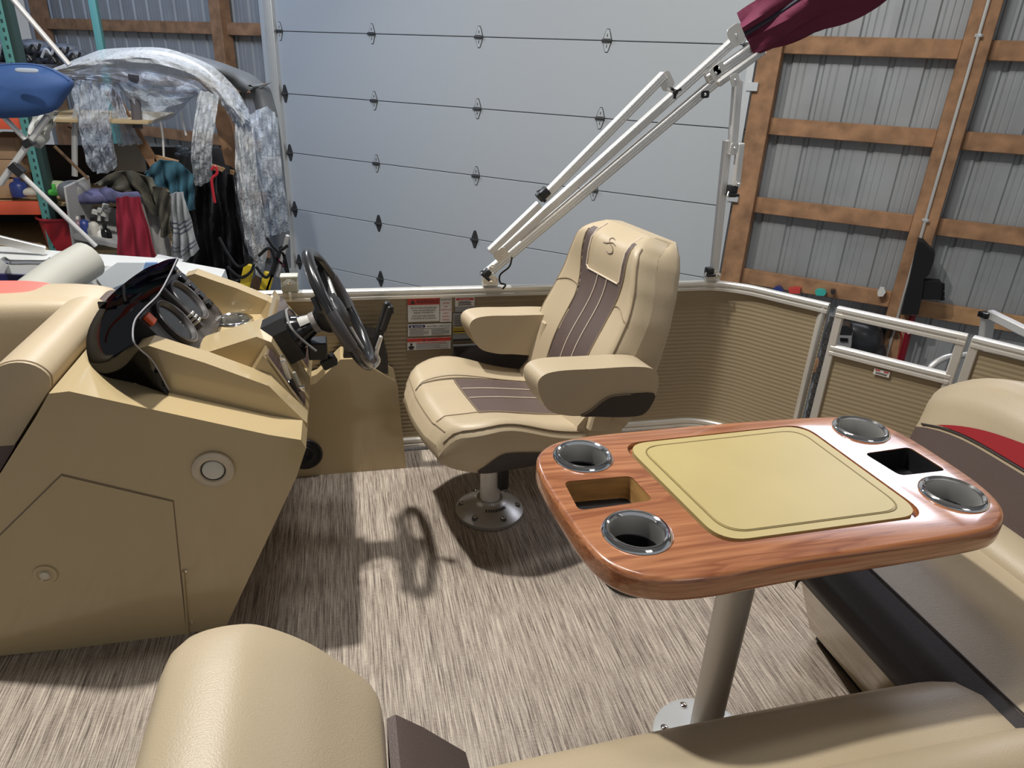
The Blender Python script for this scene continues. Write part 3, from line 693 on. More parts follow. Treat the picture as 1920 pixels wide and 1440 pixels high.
# gauge pod
pod = [PY(328, 522, 2.17), PY(398, 578, 2.10), PZ(385, 690, .735), PZ(268, 628, .80)]
A0 = Vector((-.475, 2.165, .835)); A1 = Vector((-.475, 1.735, .835)); B0 = Vector((-.345, 2.165, .700)); B1 = Vector((-.345, 1.735, .700))
bmq = [(-.515, .66), (-.52, .80), (-.503, .832), (-.388, .682), (-.380, .665), (-.385, .63), (-.45, .63)]
gp = prism_xz('gauge_pod', bmq, 1.74, 2.20, charcoal, hc, .012, 3)
fd = (Vector((-.388, 0, .682))-Vector((-.503, 0, .832))).normalized(); fnm = Vector((-fd.z, 0, fd.x)); fnm = fnm if fnm.z > 0 else -fnm
def podpt(u, y, d=0): return Vector((-.503, y, .833))+fd*u+fnm*d
for yc in (2.04, 1.86):
    bm = bmesh.new(); n = 28
    add_lathe(bm, [(.066, .001), (.068, .010), (.060, .014), (.056, .004), (.0, .002)], (0, 0, 0), (0, 0, 1), n)
    M4 = Matrix((Vector((fd.x*1.0, 0, fd.z*1.0)), Vector((0, 1, 0)), fnm)).transposed().to_4x4(); M4.translation = podpt(.100, yc)
    bmesh.ops.transform(bm, matrix=M4, verts=bm.verts[:]); g = out('gauge_bezel', bm, charcoal, gp)
    bm = bmesh.new(); add_lathe(bm, [(0, .0045), (.055, .0045)], (0, 0, 0), (0, 0, 1), n); bmesh.ops.transform(bm, matrix=M4, verts=bm.verts[:]); out('gauge_face', bm, gauge, g)
    bm = bmesh.new(); add_lathe(bm, [(.063, .0135), (.066, .015), (.0685, .0125)], (0, 0, 0), (0, 0, 1), n); bmesh.ops.transform(bm, matrix=M4, verts=bm.verts[:]); out('gauge_rim', bm, mat('satin_rim', (.10, .09, .09), .3), g)
def podbox(name, u, y, su, sy, h_, mt):
    bm = bmesh.new(); add_box(bm, podpt(u, y, h_/2), (su, sy, h_), Matrix((fd, Vector((0, 1, 0)), fnm)).transposed()); bev(bm, min(su, sy, h_)*.2, 1); return out(name, bm, mt, gp)
for k in range(5): podbox('rocker_switch', .02+k*.034, 2.145, .022, .036, .014, blackg)
podbox('hood_ridge', .09, 1.95, .15, .014, .020, charcoal)
for k in range(6): podbox('toggle_switch', .12+.012*(k % 3), 1.942+.014*(k//3), .007, .008, .026, steel)
podbox('orange_switch', .045, 1.765, .028, .034, .012, orange).__setitem__('label', 'orange rocker switch')
# windscreen
base = [PZ(316, 738, .655), PZ(250, 722, .672), PZ(192, 705, .700), PZ(165, 672, .722), PZ(165, 620, .738), PZ(195, 567, .75), PZ(232, 532, .758), PZ(270, 505, .768), PZ(300, 492, .775)]
top = [PZ(317, 733, .662), PZ(288, 680, .742), PZ(262, 655, .790), PZ(250, 638, .815), PZ(252, 604, .838), PZ(270, 580, .850), PZ(297, 553, .862), PZ(316, 520, .872), PZ(333, 484, .872)]
bs = smooth_path(base, 5); ts = smooth_path(top, 5); N_ = len(bs)-1
def ws(u, v):
    i = min(int(u*N_+1e-6), N_); a_, b_ = bs[i], ts[i]; c = Vector((-.42, 1.95, .65)); o_ = ((a_+b_)/2-c); o_.z = 0; o_.normalize()
    return a_+(b_-a_)*v+o_*(.012*math.sin(pi*v))
wsn = grid('windscreen', ws, N_, 8, smoke, hc, .004)
tube('windscreen_edge', [v+Vector((0, 0, .001)) for v in ts], .0019, mat('acrylic_edge', (.30, .29, .31), .25), wsn, 6)
p = PZ(205, 566, .752); 
# clip that holds the passenger lounge to the console
box('seat_hinge', PZ(186, 578, .74), PZ(200, 566, .76), blackg, hc, .002)
for x, y in ((196, 728),): pass
# speaker on the lower aft side
# steering
sa = math.radians(26); sn = Vector((math.cos(sa), 0, math.sin(sa))); su = Vector((-math.sin(sa), 0, math.cos(sa))); sv = Vector((0, 1, 0))
SC = Vector((-.020, 1.90, .765))
sw = thing('steering_wheel', SC-sn*.20, 'black three-spoke steering wheel on a tilting column', 'steering wheel')
bm = bmesh.new(); add_tube(bm, [SC+su*(.172*math.cos(t))+sv*(.172*math.sin(t)) for t in [2*pi*k/48 for k in range(48)]], .0155, 12, True)
out('rim', bm, mat('wheel_grip', (.018, .018, .02), .22, coat=.3), sw)
for t in (0, 2*pi/3, -2*pi/3):
    d = su*math.cos(t+pi)+sv*math.sin(t+pi); e = sn.cross(d)
    bm = bmesh.new(); add_prism(bm, [(.02, -.030), (.09, -.016), (.168, -.020), (.168, .020), (.09, .016), (.02, .030)], SC-sn*.008, d, e, sn, -.022, .006)
    bev(bm, .005, 2); sp_ = out('spoke', bm, black, sw)
    bm = bmesh.new(); add_prism(bm, [(.06, -.010), (.13, -.007), (.13, .007), (.06, .010)], SC-sn*.002, d, e, sn, .0, .004); out('spoke_insert', bm, steel, sp_)
for sg_ in (1, -1):
    tube('rim_sleeve', [SC+su*(.172*math.cos(t))+sv*(.172*math.sin(t)) for t in [sg_*pi/2-.32+.64*k/8 for k in range(9)]], .0175, mat('grey_sleeve', (.07, .065, .07), .3), sw, 12)
lathe('hub', [(0, .012), (.035, .010), (.052, 0), (.056, -.02), (.045, -.055), (.03, -.07), (0, -.07)], SC, black, sw, sn, 28)
lathe('hub_collar', [(.028, -.06), (.030, -.065), (.030, -.085), (.026, -.09)], SC, mat('grey_collar', (.22, .20, .19), .3), sw, sn, 24)
lathe('column', [(0, -.07), (.026, -.075), (.030, -.09), (.036, -.11), (.050, -.135), (.052, -.165), (.048, -.19), (0, -.195)], SC, blackg, sw, sn, 28)
bm = bmesh.new(); add_prism(bm, [(-.055, -.06), (.055, -.06), (.06, .035), (.035, .062), (-.035, .062), (-.06, .035)], SC-sn*.135, sv, su, sn, -.085, -.005); bev(bm, .008, 3); out('column_shroud', bm, black, sw)
tube('shroud_trim', smooth_path([SC-sn*.135+sv*.0615+su*-.04, SC-sn*.128+sv*.0615+su*.035, SC-sn*.128+su*.065, SC-sn*.128-sv*.0615+su*.035, SC-sn*.120-sv*.0625+su*-.01, SC-sn*.105-sv*.0615-su*.055], 6), .0035, mat('grey_trim', (.22, .22, .22), .35), sw, 6)
bm = bmesh.new(); add_prism(bm, [(-.06, -.018), (-.03, -.018), (-.03, .018), (-.06, .018)], SC-sn*.095-su*.075+sv*0, su, sv, sn, -.03, .012); add_box(bm, SC-sn*.11-su*.07, (.05, .06, .05)); bev(bm, .003, 1); out('tilt_lever', bm, black, sw)
c_ = SC-sn*.10
bm = bmesh.new(); nn_ = 8
A = [[bm.verts.new(c_-sn*(.012 if j else -.016)+(su*math.cos(t)-sv*math.sin(t))*(.0345 if not j else .0405)) for t in [.35+.75*k/nn_ for k in range(nn_+1)]] for j in (0, 1)]
for k in range(nn_): bm.faces.new((A[0][k], A[0][k+1], A[1][k+1], A[1][k]))
cs = out('column_sticker', bm, mat('sticker_grey', (.42, .41, .38), .5), sw)
# ignition key block
ik = thing('ignition_key', (-.12, 1.80, .60), 'black ignition fob hanging with chrome key at the dash', 'key')
a = PY(530, 690, 1.76); b = PY(568, 750, 1.76)
beam('key_plate', PY(530, 675, 1.76), PY(545, 722, 1.76), .012, .014, steel, ik, (0, 1, 0), .002); beam('fob_body', PY(543, 712, 1.755), PY(563, 758, 1.755), .016, .018, blackg, ik, (0, 1, 0), .004)
bolt(PY(528, 671, 1.755), (0, -1, 0), ik, .006); beam('key_bow', PY(551, 697, 1.765), PY(560, 722, 1.765), .006, .008, cream, ik); box('key_ring', PY(560, 735, 1.76), PY(571, 722, 1.77), chrome, ik, .002)
# helm side box with throttle
sb = thing('side_locker', (0, 2.35, 0), 'low tan fibreglass locker between console and fence', 'locker')
prism_xz('locker_body', [(-.30, 0), (.182, 0), (.158, .345), (.150, .362), (.02, .455), (-.035, .455), (-.12, .372), (-.165, .355), (-.30, .35)], 2.29, 2.412, tan_gel, sb, .010, 3)
lathe('speaker_grille', [(0, .012), (.030, .012), (.055, .008), (.062, 0)], PY(572, 852, 2.285), blackr, sb, (0, -1, 0), 30)
p = PY(572, 852, 2.272)
bm = bmesh.new()
for r in (.018, .027, .036, .045, .054): add_tube(bm, [p+Vector((r*math.cos(t), .000 if r < .03 else .004, r*math.sin(t))) for t in [2*pi*k/28 for k in range(28)]], .0025, 5, True)
out('grille_ring', bm, black, sb)
th = thing('throttle_control', (.07, 2.345, .41), 'black throttle lever and base on the side locker', 'throttle')
bm = bmesh.new(); add_prism(bm, XZ([(643, 668), (648, 640), (662, 622), (720, 640), (727, 668), (728, 700), (700, 700)], 2.30), (0, 0, 0), E1, E2, (0, 1, 0), 2.30, 2.40); bev(bm, .012, 3); out('control_base', bm, blackg, th)
lev = [PY(706, 650, 2.31), PY(712, 620, 2.31), PY(722, 585, 2.31), PY(727, 565, 2.31)]
bm = bmesh.new(); add_tube(bm, smooth_path(lev, 4), [.016]*4+[.015]*4+[.013]*4+[.008], 10); out('lever', bm, black, th)
beam('lever_grip', PY(716, 620, 2.305), PY(733, 572, 2.305), .04, .022, black, th, (0, 1, 0), .006)
for y in (577, 585): box('trim_button', PY(731, y+4, 2.285), PY(738, y-3, 2.30), blackg, th, .002)
hk = thing('mooring_hook', PY(700, 660, 2.27), 'polished metal hook hung on the steering wheel', 'hook')
tube('hook_bend', smooth_path([PY(714, 633, 1.83), PY(709, 650, 1.83), PY(706, 664, 1.83), PY(710, 676, 1.83), PY(702, 688, 1.83), PY(688, 689, 1.83), PY(680, 682, 1.83), PY(678, 674, 1.83)], 5), .0055, steel, hk, 8)
beam('hook_shank', PY(706, 655, 1.82), PY(715, 630, 1.82), .012, .009, steel, hk)

# ================================================================== DRIVER CHAIR
ch = thing('captain_chair', (.437, 1.965, 0), 'tan and brown padded captain chair on a pedestal', 'chair')
PX, PYc = .437, 1.965
lathe('pedestal_base', [(0, .058), (.044, .058), (.048, .052), (.060, .045), (.085, .033), (.108, .019), (.117, .012), (.118, .002), (.113, 0), (0, 0)], (PX, PYc, 0), alu_c, ch, n=48)
for k in range(6):
    t = pi/6+k*pi/3+.15; c = Vector((PX+.094*math.cos(t), PYc+.094*math.sin(t), .0225))
    bm = bmesh.new(); add_lathe(bm, [(0, .008), (.010, .008), (.012, 0), (.012, -.006), (0, -.006)], c, (0, 0, 1), 12); o = out('bolt_recess', bm, mat('recess_grey', (.08, .08, .08), .5), ch)
    bolt(c+Vector((0, 0, .007)), (0, 0, 1), o, .007)
bm = bmesh.new()
for k in range(9):
    t = -2.1+k*.13; add_box(bm, Vector((PX+.066*math.cos(t), PYc+.066*math.sin(t), .0435)), (.010, .0045, .001), Matrix.Rotation(t, 3, 'Z') @ Matrix.Rotation(.5, 3, 'Y'))
out('stamped_marks', bm, blackp, ch)
lathe('pedestal_tube', [(.034, .05), (.034, .26), (0, .26)], (PX, PYc, 0), alu, ch, n=28)
beam('swivel_lever', (PX+.035, PYc-.035, .10), (PX+.03, PYc-.035, .22), .025, .035, black, ch, (0, 1, 0), .008)
# seat: grid over u (front to back) and v (near to far side)
def seat_f(u, v):
    a_ = (u-.5)*2; b_ = (v-.5)*2
    X = .196+.454*u; hw = .285-.03*u-.085*max(0, (.32-u)/.32)**2
    Yc = 1.975
    bol = .042*max(0, (abs(b_)-.42)/.58)**1.2*(.35+.65*math.exp(-((u-.40)/.30)**2))
    zt = .412+.036*(1-u)**1.2+.035*math.sin(min(1, u*1.5)*pi/2)-.05*u+bol+.012*math.exp(-((u-.33)/.25)**2)*(abs(b_) > .5)
    ex = max(0, (abs(b_)-.86)/.14); fx = max(0, (.13-u)/.13)
    zt -= .035*ex**2.2+.07*fx**2
    if fx > 0: X += .0
    return Vector((X-.012*math.cos(b_*pi/2)*(1-u), Yc+b_*hw, zt))
def seat_reg(u, v):
    b_ = abs(v-.5)*2
    if u > .36 and b_ < .49: return 'centre_panel'
    if b_ < .52: return 'seat_front_panel' if u <= .36 else 'seat_side_bolster'
    return 'seat_side_bolster'
mats = {'centre_panel': brown_v, 'seat_front_panel': tan_v, 'seat_side_bolster': tan_v}
patchwork(seat_f, 34, 40, seat_reg, mats, ch)
# seat skirt (drops to the underside)
bm = bmesh.new(); loop = []
for k in range(20): loop.append((0, .02+.96*k/20, 0))
for k in range(26): loop.append((k/26, 1, 0))
for k in range(20): loop.append((1, 1-k/20, 0))
for k in range(26): loop.append((1-k/26, 0, 0))
rings = []
bot_z = lambda u: .318-.02*u
for dz in range(5):
    rr = []
    for u, v, _ in loop:
        t = seat_f(u, v); f_ = dz/4; c = Vector((.45, 1.975, 0))
        zt = t.z+(bot_z(u)+.05*max(0, u-.75)*2-t.z)*f_
        inn = .10*f_**2.2+ -.018*math.sin(pi*f_)
        p = Vector((t.x+(c.x-t.x)*inn, t.y+(c.y-t.y)*inn, zt)); rr.append(bm.verts.new(p))
    rings.append(rr)
n = len(loop)
for A, B in zip(rings, rings[1:]):
    for k in range(n): bm.faces.new((A[k], A[(k+1) % n], B[(k+1) % n], B[k]))
bm.faces.new(rings[-1]); out('seat_shell', bm, tan_v, ch, sharp=50)
# dark lower side insert
def skirt_pt(u, v, f_, off=0):
    t = seat_f(u, v); c = Vector((.45, 1.975, 0)); inn = .10*f_**2.2-.018*math.sin(pi*f_)
    p = Vector((t.x+(c.x-t.x)*inn, t.y+(c.y-t.y)*inn, t.z+(bot_z(u)+.05*max(0, u-.75)*2-t.z)*f_)); d = Vector((t.x-c.x, t.y-c.y, 0)).normalized() if v in (0, 1) and False else Vector((0, -1 if v < .5 else 1, 0))
    return p+d*off
for v in (0, 1):
    def insf(a_, b_, v=v):
        u = .20+.78*a_; top_ = .50+.42*max(0, (.25-a_)/.25)**1.5+.12*max(0, (a_-.8)/.2); return skirt_pt(u, v, top_+(1.0-top_)*b_, .0035)
    grid('seat_side_insert', insf, 24, 6, dark_v, ch)
# stitched lines on the seat
def line_on(name, f, pts, r, mt, par, off=(0, 0, .0015), n=5):
    tube(name, [Vector(f(a_, b_))+Vector(off) for a_, b_ in pts], r, mt, par, n)
for v in (.62, .49): line_on('pale_piping', seat_f, [(.37+.6*k/14, v+.0*k) for k in range(15)], .0019, pale_stitch, ch)
for v in (.245, .755): line_on('seam_piping', seat_f, [(.06+.92*k/18, v) for k in range(19)], .002, tan_dk, ch)
for v in (.02, .98): line_on('seam_piping', seat_f, [(.03+.95*k/18, v) for k in range(19)], .003, tan_dk, ch)
line_on('seam_piping', seat_f, [(.36, .25+.50*k/12) for k in range(13)], .0015, tan_dk, ch)
line_on('seam_piping', seat_f, [(.05, .06+.88*k/16) for k in range(17)], .0018, tan_dk, ch)
# backrest in its own tilted frame
BT = math.radians(17.5); bU = Vector((math.sin(BT), 0, math.cos(BT))); bW = Vector((-math.cos(BT), 0, math.sin(BT))); bO = Vector((.675, 1.965, .385))
def hwid(v):
    K = [(0, .20), (.10, .235), (.25, .262), (.42, .268), (.58, .258), (.72, .238), (.84, .212), (.93, .185), (1, .15)]
    for (a_, b_), (c, d) in zip(K, K[1:]):
        if v <= c: t = (v-a_)/(c-a_); t = t*t*(3-2*t)*.35+t*.65; return b_+(d-b_)*t
    return K[-1][1]
BHt = .625
def back_f(u, v):
    b_ = (u-.5)*2; hw = hwid(v); y = b_*hw
    bol = .045*max(0, (abs(b_)-.38)/.62)**1.1*(1-.25*v)
    ex = max(0, (abs(b_)-.80)/.20); edge = .075*ex**2.4
    tp = max(0, (v-.86)/.14); tb = .05*tp**2
    lum = .022*math.exp(-((v-.28)/.2)**2)-.01*math.exp(-((v-.62)/.15)**2)+.018*math.exp(-((v-.85)/.12)**2)
    wv = .015+bol+lum*(1-.4*abs(b_))-edge-tb
    return bO+bU*(v*BHt-.02*tp)+Vector((0, 1, 0))*y+bW*wv
def back_reg(u, v):
    b_ = abs(u-.5)*2
    hr = .47+.06*(v-.7)
    if .70 < v and b_ < (.50 if v > .74 else .44): return 'headrest_panel'
    if b_ < (.46 if v < .70 else .68) and v < .93: return 'centre_panel'
    return 'back_side_bolster'
def back_reg(u, v):
    y = abs((u-.5)*2)*hwid(v)
    if v > .70 and y < .105: return 'headrest_panel'
    if v < .93 and y < (.112 if v < .55 else .112+.024*min(1, (v-.55)/.2)): return 'centre_panel'
    return 'back_side_bolster'
patchwork(back_f, 64, 60, back_reg, {'headrest_panel': tan_v, 'centre_panel': brown_v, 'back_side_bolster': tan_v}, ch)
# rear shell joining the front edge
bm = bmesh.new(); edge = [(0, k/30) for k in range(31)]+[(k/20, 1) for k in range(1, 20)]+[(1, 1-k/30) for k in range(31)]+[(1-k/12, 0) for k in range(1, 12)]
rings = []; q = bO+bU*(BHt*.45)
for j in range(13):
    f_ = j/12; rr = []
    for u, v in edge:
        p = back_f(u, v); d = p-q; dp = d.dot(bW); pl = d-bW*dp
        if f_ < .5: t = f_/.5; k_ = 1+.03*math.sin(t*pi*.5); wv = dp*(1-t)+(-.085-.02*(1-v))*t
        else: t = (f_-.5)/.5; k_ = 1.03*math.cos(t*pi/2)**.55; wv = (-.085-.02*(1-v))-.045*math.sin(t*pi/2)
        rr.append(bm.verts.new(q+pl*max(.02, k_)+bW*wv))
    rings.append(rr)
n = len(edge)
for A, B in zip(rings, rings[1:]):
    for k in range(n): bm.faces.new((A[k], A[(k+1) % n], B[(k+1) % n], B[k]))
bm.faces.new(rings[-1]); out('back_shell', bm, tan_v, ch, sharp=60)
def bline(pts, r, mt, name='seam_piping'): tube(name, [back_f(a_, b_)+bW*.0018 for a_, b_ in pts], r, mt, ch, 6)
def uy(y, v): return .5+y/hwid(v)/2
for y in (.030, -.030): bline([(uy(y*(1.1-.2*v), v), v) for v in [.05+.65*k/16 for k in range(17)]], .0021, pale_stitch, 'pale_piping')
for s in (1, -1):
    bline([(uy(s*(.113+.024*min(1, max(0, v-.55)/.2)), v), v) for v in [.03+.88*k/24 for k in range(25)]], .002, tan_dk)
    bline([(uy(s*hwid(v)*.90, v), v) for v in [.05+.87*k/26 for k in range(27)]], .0026, tan_dk)
    bline([(uy(s*(.112+(hwid(.5)*.9-.112)*t), .62-.06*t), .60-.04*t+.03*math.sin(pi*t)) for t in [k/8 for k in range(9)]], .0015, tan_dk)
hl = [(uy(-.105, .98), .98)]+[(uy(-.105, v), v) for v in (.92, .86, .80, .75, .72)]+[(uy(y, .705), .705) for y in (-.092, -.05, 0, .05, .092)]+[(uy(.105, v), v) for v in (.72, .75, .80, .86, .92, .98)]
bline(hl, .0026, pale_stitch, 'headrest_piping')
bline([(uy(-.100+.02*t, .3), .10+.16*t) for t in [k/6 for k in range(7)]], .0018, dark_v)
# maker's stroke emblem on the headrest
for P in ([(1.25*a_, .865+1.25*(b_-.865)) for a_, b_ in P_] for P_ in ([(-.030, .870), (-.010, .878), (.012, .866), (.030, .862)], [(-.012, .895), (.004, .900), (.010, .888), (-.002, .872)], [(-.004, .868), (-.020, .858), (-.026, .840), (-.010, .832), (.004, .838)])):
    pts = smooth_path([(a_, b_, 0) for a_, b_ in P], 4); L = len(pts)
    bm = bmesh.new(); add_tube(bm, [back_f(uy(q.x, q.y), q.y)+bW*.0005 for q in pts], [.0008+.0018*math.sin(pi*k/(L-1)) for k in range(L)], 6); out('stroke_emblem', bm, mat('taupe_emblem', (.20, .15, .11), .5), ch)
# armrests
def armrest(y0, y1, outl, ins, nm='armrest'):
    bm = bmesh.new(); pp = [(v.x, v.z) for v in smooth_path([(x, 0, z) for x, z in outl], 4, True)]
    add_prism(bm, pp, (0, 0, 0), E1, E2, (0, 1, 0), y0, y1); bev(bm, .016, 4, 60); o = out(nm, bm, tan_v, ch, sharp=50)
    for yy_ in (y0, y1):
        s = -1 if yy_ == y0 else 1; k_ = .93; cx_ = sum(p[0] for p in pp)/len(pp); cz_ = sum(p[1] for p in pp)/len(pp)
        tube('arm_piping', [Vector((cx_+(a_-cx_)*(1-.016/.18), yy_-s*.003, cz_+(b_-cz_)*(1-.016/.07))) for a_, b_ in pp], .0024, tan_dk, o, 6, True)
    if ins:
        bm = bmesh.new(); pi_ = [(v.x, v.z) for v in smooth_path([(x, 0, z) for x, z in ins], 3, True)]; add_prism(bm, pi_, (0, 0, 0), E1, E2, (0, 1, 0), y0-.003, y0+.02); bev(bm, .002, 1, 60); out('arm_insert', bm, dark_v, o, sharp=50)
        tube('insert_piping', [Vector((v.x, y0-.0035, v.z)) for v in smooth_path([(x, 0, z) for x, z in ins[:5]], 4)], .0018, tan_dk, o, 6)
    return o
al = [(.447, .655), (.455, .690), (.50, .703), (.60, .702), (.72, .700), (.785, .688), (.806, .655), (.805, .610), (.785, .560), (.74, .545), (.66, .552), (.60, .560), (.54, .566), (.48, .590)]
al = [(.418+(x-.447)*1.06, z-.028-.022*(x-.447)/.36) for x, z in al]
armrest(1.605, 1.70, al, [(.418+(x-.447)*1.06, z-.028-.022*(x-.447)/.36) for x, z in [(.575, .562), (.605, .578), (.635, .603), (.665, .616), (.72, .617), (.796, .612), (.792, .575), (.765, .546), (.70, .546), (.62, .556)]])
al2 = [(x+.008, z-.035) for x, z in al]
armrest(2.165, 2.26, al2, None)
for y in (1.72, 2.15): beam('arm_bracket', (.68, y, .40), (.72, y, .60), .03, .07, tan_v, ch, (0, 1, 0), .006)
prism_xz('back_hinge_cover', [(.60, .24), (.76, .26), (.80, .50), (.74, .56), (.62, .42)], 1.73, 2.18, tan_v, ch, .02, 3)

ch.rotation_euler[2] = math.radians(9.5)

# ================================================================== TABLE
tb = thing('picnic_table', (.744, .987, 0), 'glossy wood-grain table with four cup holders on a metal pedestal', 'table')
TZ = .702
def tb_outline():
    c = [(.352, .80), (.560, .775), (.97, .775), (1.13, .805), (1.182, .86), (1.196, 1.02), (1.180, 1.22), (1.12, 1.268), (.765, 1.276), (.46, 1.266), (.372, 1.20), (.345, 1.02)]
    P = [PZ(x, y, TZ) for x, y in ((1150, 1062), (1225, 1085), (1330, 1082), (1500, 1052), (1700, 1022), (1830, 1000), (1875, 985), (1884, 955), (1850, 915), (1780, 865), (1690, 810), (1620, 783), (1560, 779), (1400, 788), (1200, 805), (1090, 817), (1035, 830), (1008, 852), (1012, 885), (1050, 950), (1100, 1020))]
    return [(v.x, v.y) for v in smooth_path([(p.x, p.y, 0) for p in P], 4, True)]
OUT = tb_outline()
top_ = prism_xy('tabletop', OUT, TZ-.046, TZ, teak, tb, .0)
bm = bmesh.new(); bm.from_mesh(top_.data)
es = [e for e in bm.edges if len(e.link_faces) == 2 and e.calc_face_angle(0) > 1.2]
bmesh.ops.bevel(bm, geom=es, offset=.010, segments=4, profile=.5, affect='EDGES'); bm.to_mesh(top_.data); bm.free()
cups = [PZ(1093, 856, TZ), PZ(1194, 998, TZ), PZ(1614, 806, TZ), PZ(1787, 927, TZ)]
BQ = [PZ(x, y, TZ) for x, y in ((1162, 832), (1505, 795), (1745, 968), (1350, 1022))]
def quad_round(Q, r, n=6, grow=0):
    c = sum(Q, Vector((0, 0, 0)))/4; R = []
    Q = [c+(q-c)*(1+grow) for q in Q]
    for i in range(4):
        a_, b_, d = Q[i-1], Q[i], Q[(i+1) % 4]; t1 = (a_-b_).normalized(); t2 = (d-b_).normalized()
        p1 = b_+t1*r; p2 = b_+t2*r
        for k in range(n+1):
            t = k/n; R.append(((p1*(1-t)**2+b_*2*t*(1-t)+p2*t*t).x, (p1*(1-t)**2+b_*2*t*(1-t)+p2*t*t).y))
    return R
cut = []
def cutter(pts, z0, z1):
    bm = bmesh.new(); add_prism(bm, pts, (0, 0, 0), (1, 0, 0), (0, 1, 0), (0, 0, 1), z0, z1); o = out('cutter', bm, teak, None, smooth=False); cut.append(o)
for c in cups: cutter([(c.x+.047*math.cos(2*pi*k/36), c.y+.047*math.sin(2*pi*k/36)) for k in range(36)], TZ-.1, TZ+.02)
cutter(quad_round(BQ, .05, 8, .0), TZ-.010, TZ+.02)
T1 = [PZ(x, y, TZ) for x, y in ((1057, 903), (1183, 892), (1225, 938), (1085, 957))]; T2 = [PZ(x, y, TZ) for x, y in ((1620, 850), (1705, 838), (1775, 882), (1688, 892))]
cutter(quad_round(T1, .014, 5), TZ-.1, TZ+.02); cutter(quad_round(T2, .014, 5), TZ-.1, TZ+.02)
carve(top_, cut)
# cutting board
bd = prism_xy('cutting_board', quad_round(BQ, .052, 8, -.035), TZ-.0102, TZ+.001, board_m, tb, .002, 2)
ccb = sum(BQ, Vector((0, 0, 0)))/4
lp = quad_round(BQ, .045, 8, -.14)
tube('juice_groove', [Vector((a_, b_, TZ+.0002)) for a_, b_ in lp], .0022, groove, bd, 6, True)
lp = quad_round(BQ, .045, 8, -.155); prism_xy('raised_field', lp, TZ, TZ+.0022, board_m, bd, .001, 1)
for i, c in enumerate(cups):
    h = cup_holder((c.x, c.y, TZ+.001), tb, .060, .047, .075, i < 2)
    lathe('cup_underside', [(.051, -.04), (.050, -.095), (.042, -.104), (0, -.104)], (c.x, c.y, TZ), black, h, n=28)
for Q, dark in ((T1, False), (T2, True)):
    for i in range(4): pass
    q = quad_round(Q, .014, 5, .03); q2 = quad_round(Q, .014, 5, -.07); bm = bmesh.new()
    A = [bm.verts.new((a_, b_, TZ-.002)) for a_, b_ in quad_round(Q, .014, 5, .0)]; B = [bm.verts.new((a_, b_, TZ-.046)) for a_, b_ in q2]; Cc = [bm.verts.new((a_, b_, TZ-.055)) for a_, b_ in q2]
    n = len(A)
    for k in range(n):
        bm.faces.new((A[k], A[(k+1) % n], B[(k+1) % n], B[k]))
    o = out('tray_wall', bm, black if dark else mat('pale_gloss_wood', (.42, .24, .085), .35, coat=.4, noise=(9, .3, (1, 1, 6))), tb, sharp=50)
    prism_xy('tray_floor', q2, TZ-.056, TZ-.047 if not dark else TZ-.046, black, tb, 0)
lathe('socket', [(0, -.046), (.075, -.046), (.08, -.055), (.045, -.075), (.037, -.10), (0, -.10)], (.744, .987, TZ), black, tb, n=28)
lathe('pedestal_tube', [(0, 0), (.0335, 0), (.0355, .3), (.0365, .6), (0, .6)], (.744, .987, .005), mat('satin_pole', (.62, .60, .56), .4, metal=.6), tb, n=32)
lathe('pedestal_base', [(0, .016), (.045, .016), (.10, .010), (.113, .004), (.114, 0), (0, 0)], (.744, .987, 0), mat('silver_paint', (.62, .64, .65), .35, metal=.4), tb, n=40)
for k in range(6):
    t = k*pi/3+2.7; bolt((.744+.088*math.cos(t), .987+.088*math.sin(t), .014), (0, 0, 1), tb, .009, name='base_screw')

# ================================================================== L-SHAPED LOUNGE
# right bench along Y
rb = thing('corner_bench', (1.35, .9, 0), 'tan bench with dark brown front strip behind the table', 'bench')
Yb1 = 1.46
def yend(X): return 1.10+.66*(X-.98)
def ybeg(X): return .69-1.33*max(0, min(1, (X-1.06)/.02))
def skew_prism(name, pts, y0, mt, par, bv=.01, inset=0, **k):
    bm = bmesh.new(); A = [bm.verts.new((x, max(y0, ybeg(x)), z)) for x, z in pts]; B = [bm.verts.new((x, yend(x)-inset, z)) for x, z in pts]
    bm.faces.new(A); bm.faces.new(B[::-1]); n = len(pts)
    for i in range(n): bm.faces.new((A[i], B[i], B[(i+1) % n], A[(i+1) % n]))
    bev(bm, bv, 2, 25); return out(name, bm, mt, par, **k)
skew_prism('bench_base', [(1.175, .045), (1.0, .335), (1.12, .335), (1.62, .335), (1.62, .045)], -.6, tan_gel2, rb, .006, .01)
skew_prism('toe_kick', [(1.205, 0), (1.205, .045), (1.6, .045), (1.6, 0)], -.6, black, rb, 0, .03)
def seatpad(u, v):
    K = [(1.0, .332), (.990, .360), (1.0, .390), (1.035, .410), (1.09, .424), (1.20, .430), (1.30, .425), (1.38, .425), (1.44, .445), (1.50, .48)]
    t = u*(len(K)-1); i = min(int(t), len(K)-2); f_ = t-i; X = K[i][0]*(1-f_)+K[i+1][0]*f_; z = K[i][1]*(1-f_)+K[i+1][1]*f_
    return Vector((X, ybeg(X)+(yend(X)-ybeg(X))*v, z-.04*max(0, (v-.97)/.03)**2))
patchwork(seatpad, 27, 60, lambda u, v: 'front_strip' if u < .445 else 'seat_cushion', {'front_strip': dark_v, 'seat_cushion': tan_v}, rb)
grid('seat_end', lambda u, v: (lambda u, v: seatpad(u, 1)*(1-v)+Vector((max(1.0, seatpad(u, 1).x), yend(max(1.0, seatpad(u, 1).x))-.005, .333))*v)(.24+.76*u, v), 27, 3, dark_v, rb)
tube('seat_piping', [seatpad(.447, k/20)+Vector((0, 0, .001)) for k in range(21)], .0025, dark_v, rb, 6)
bx = rb
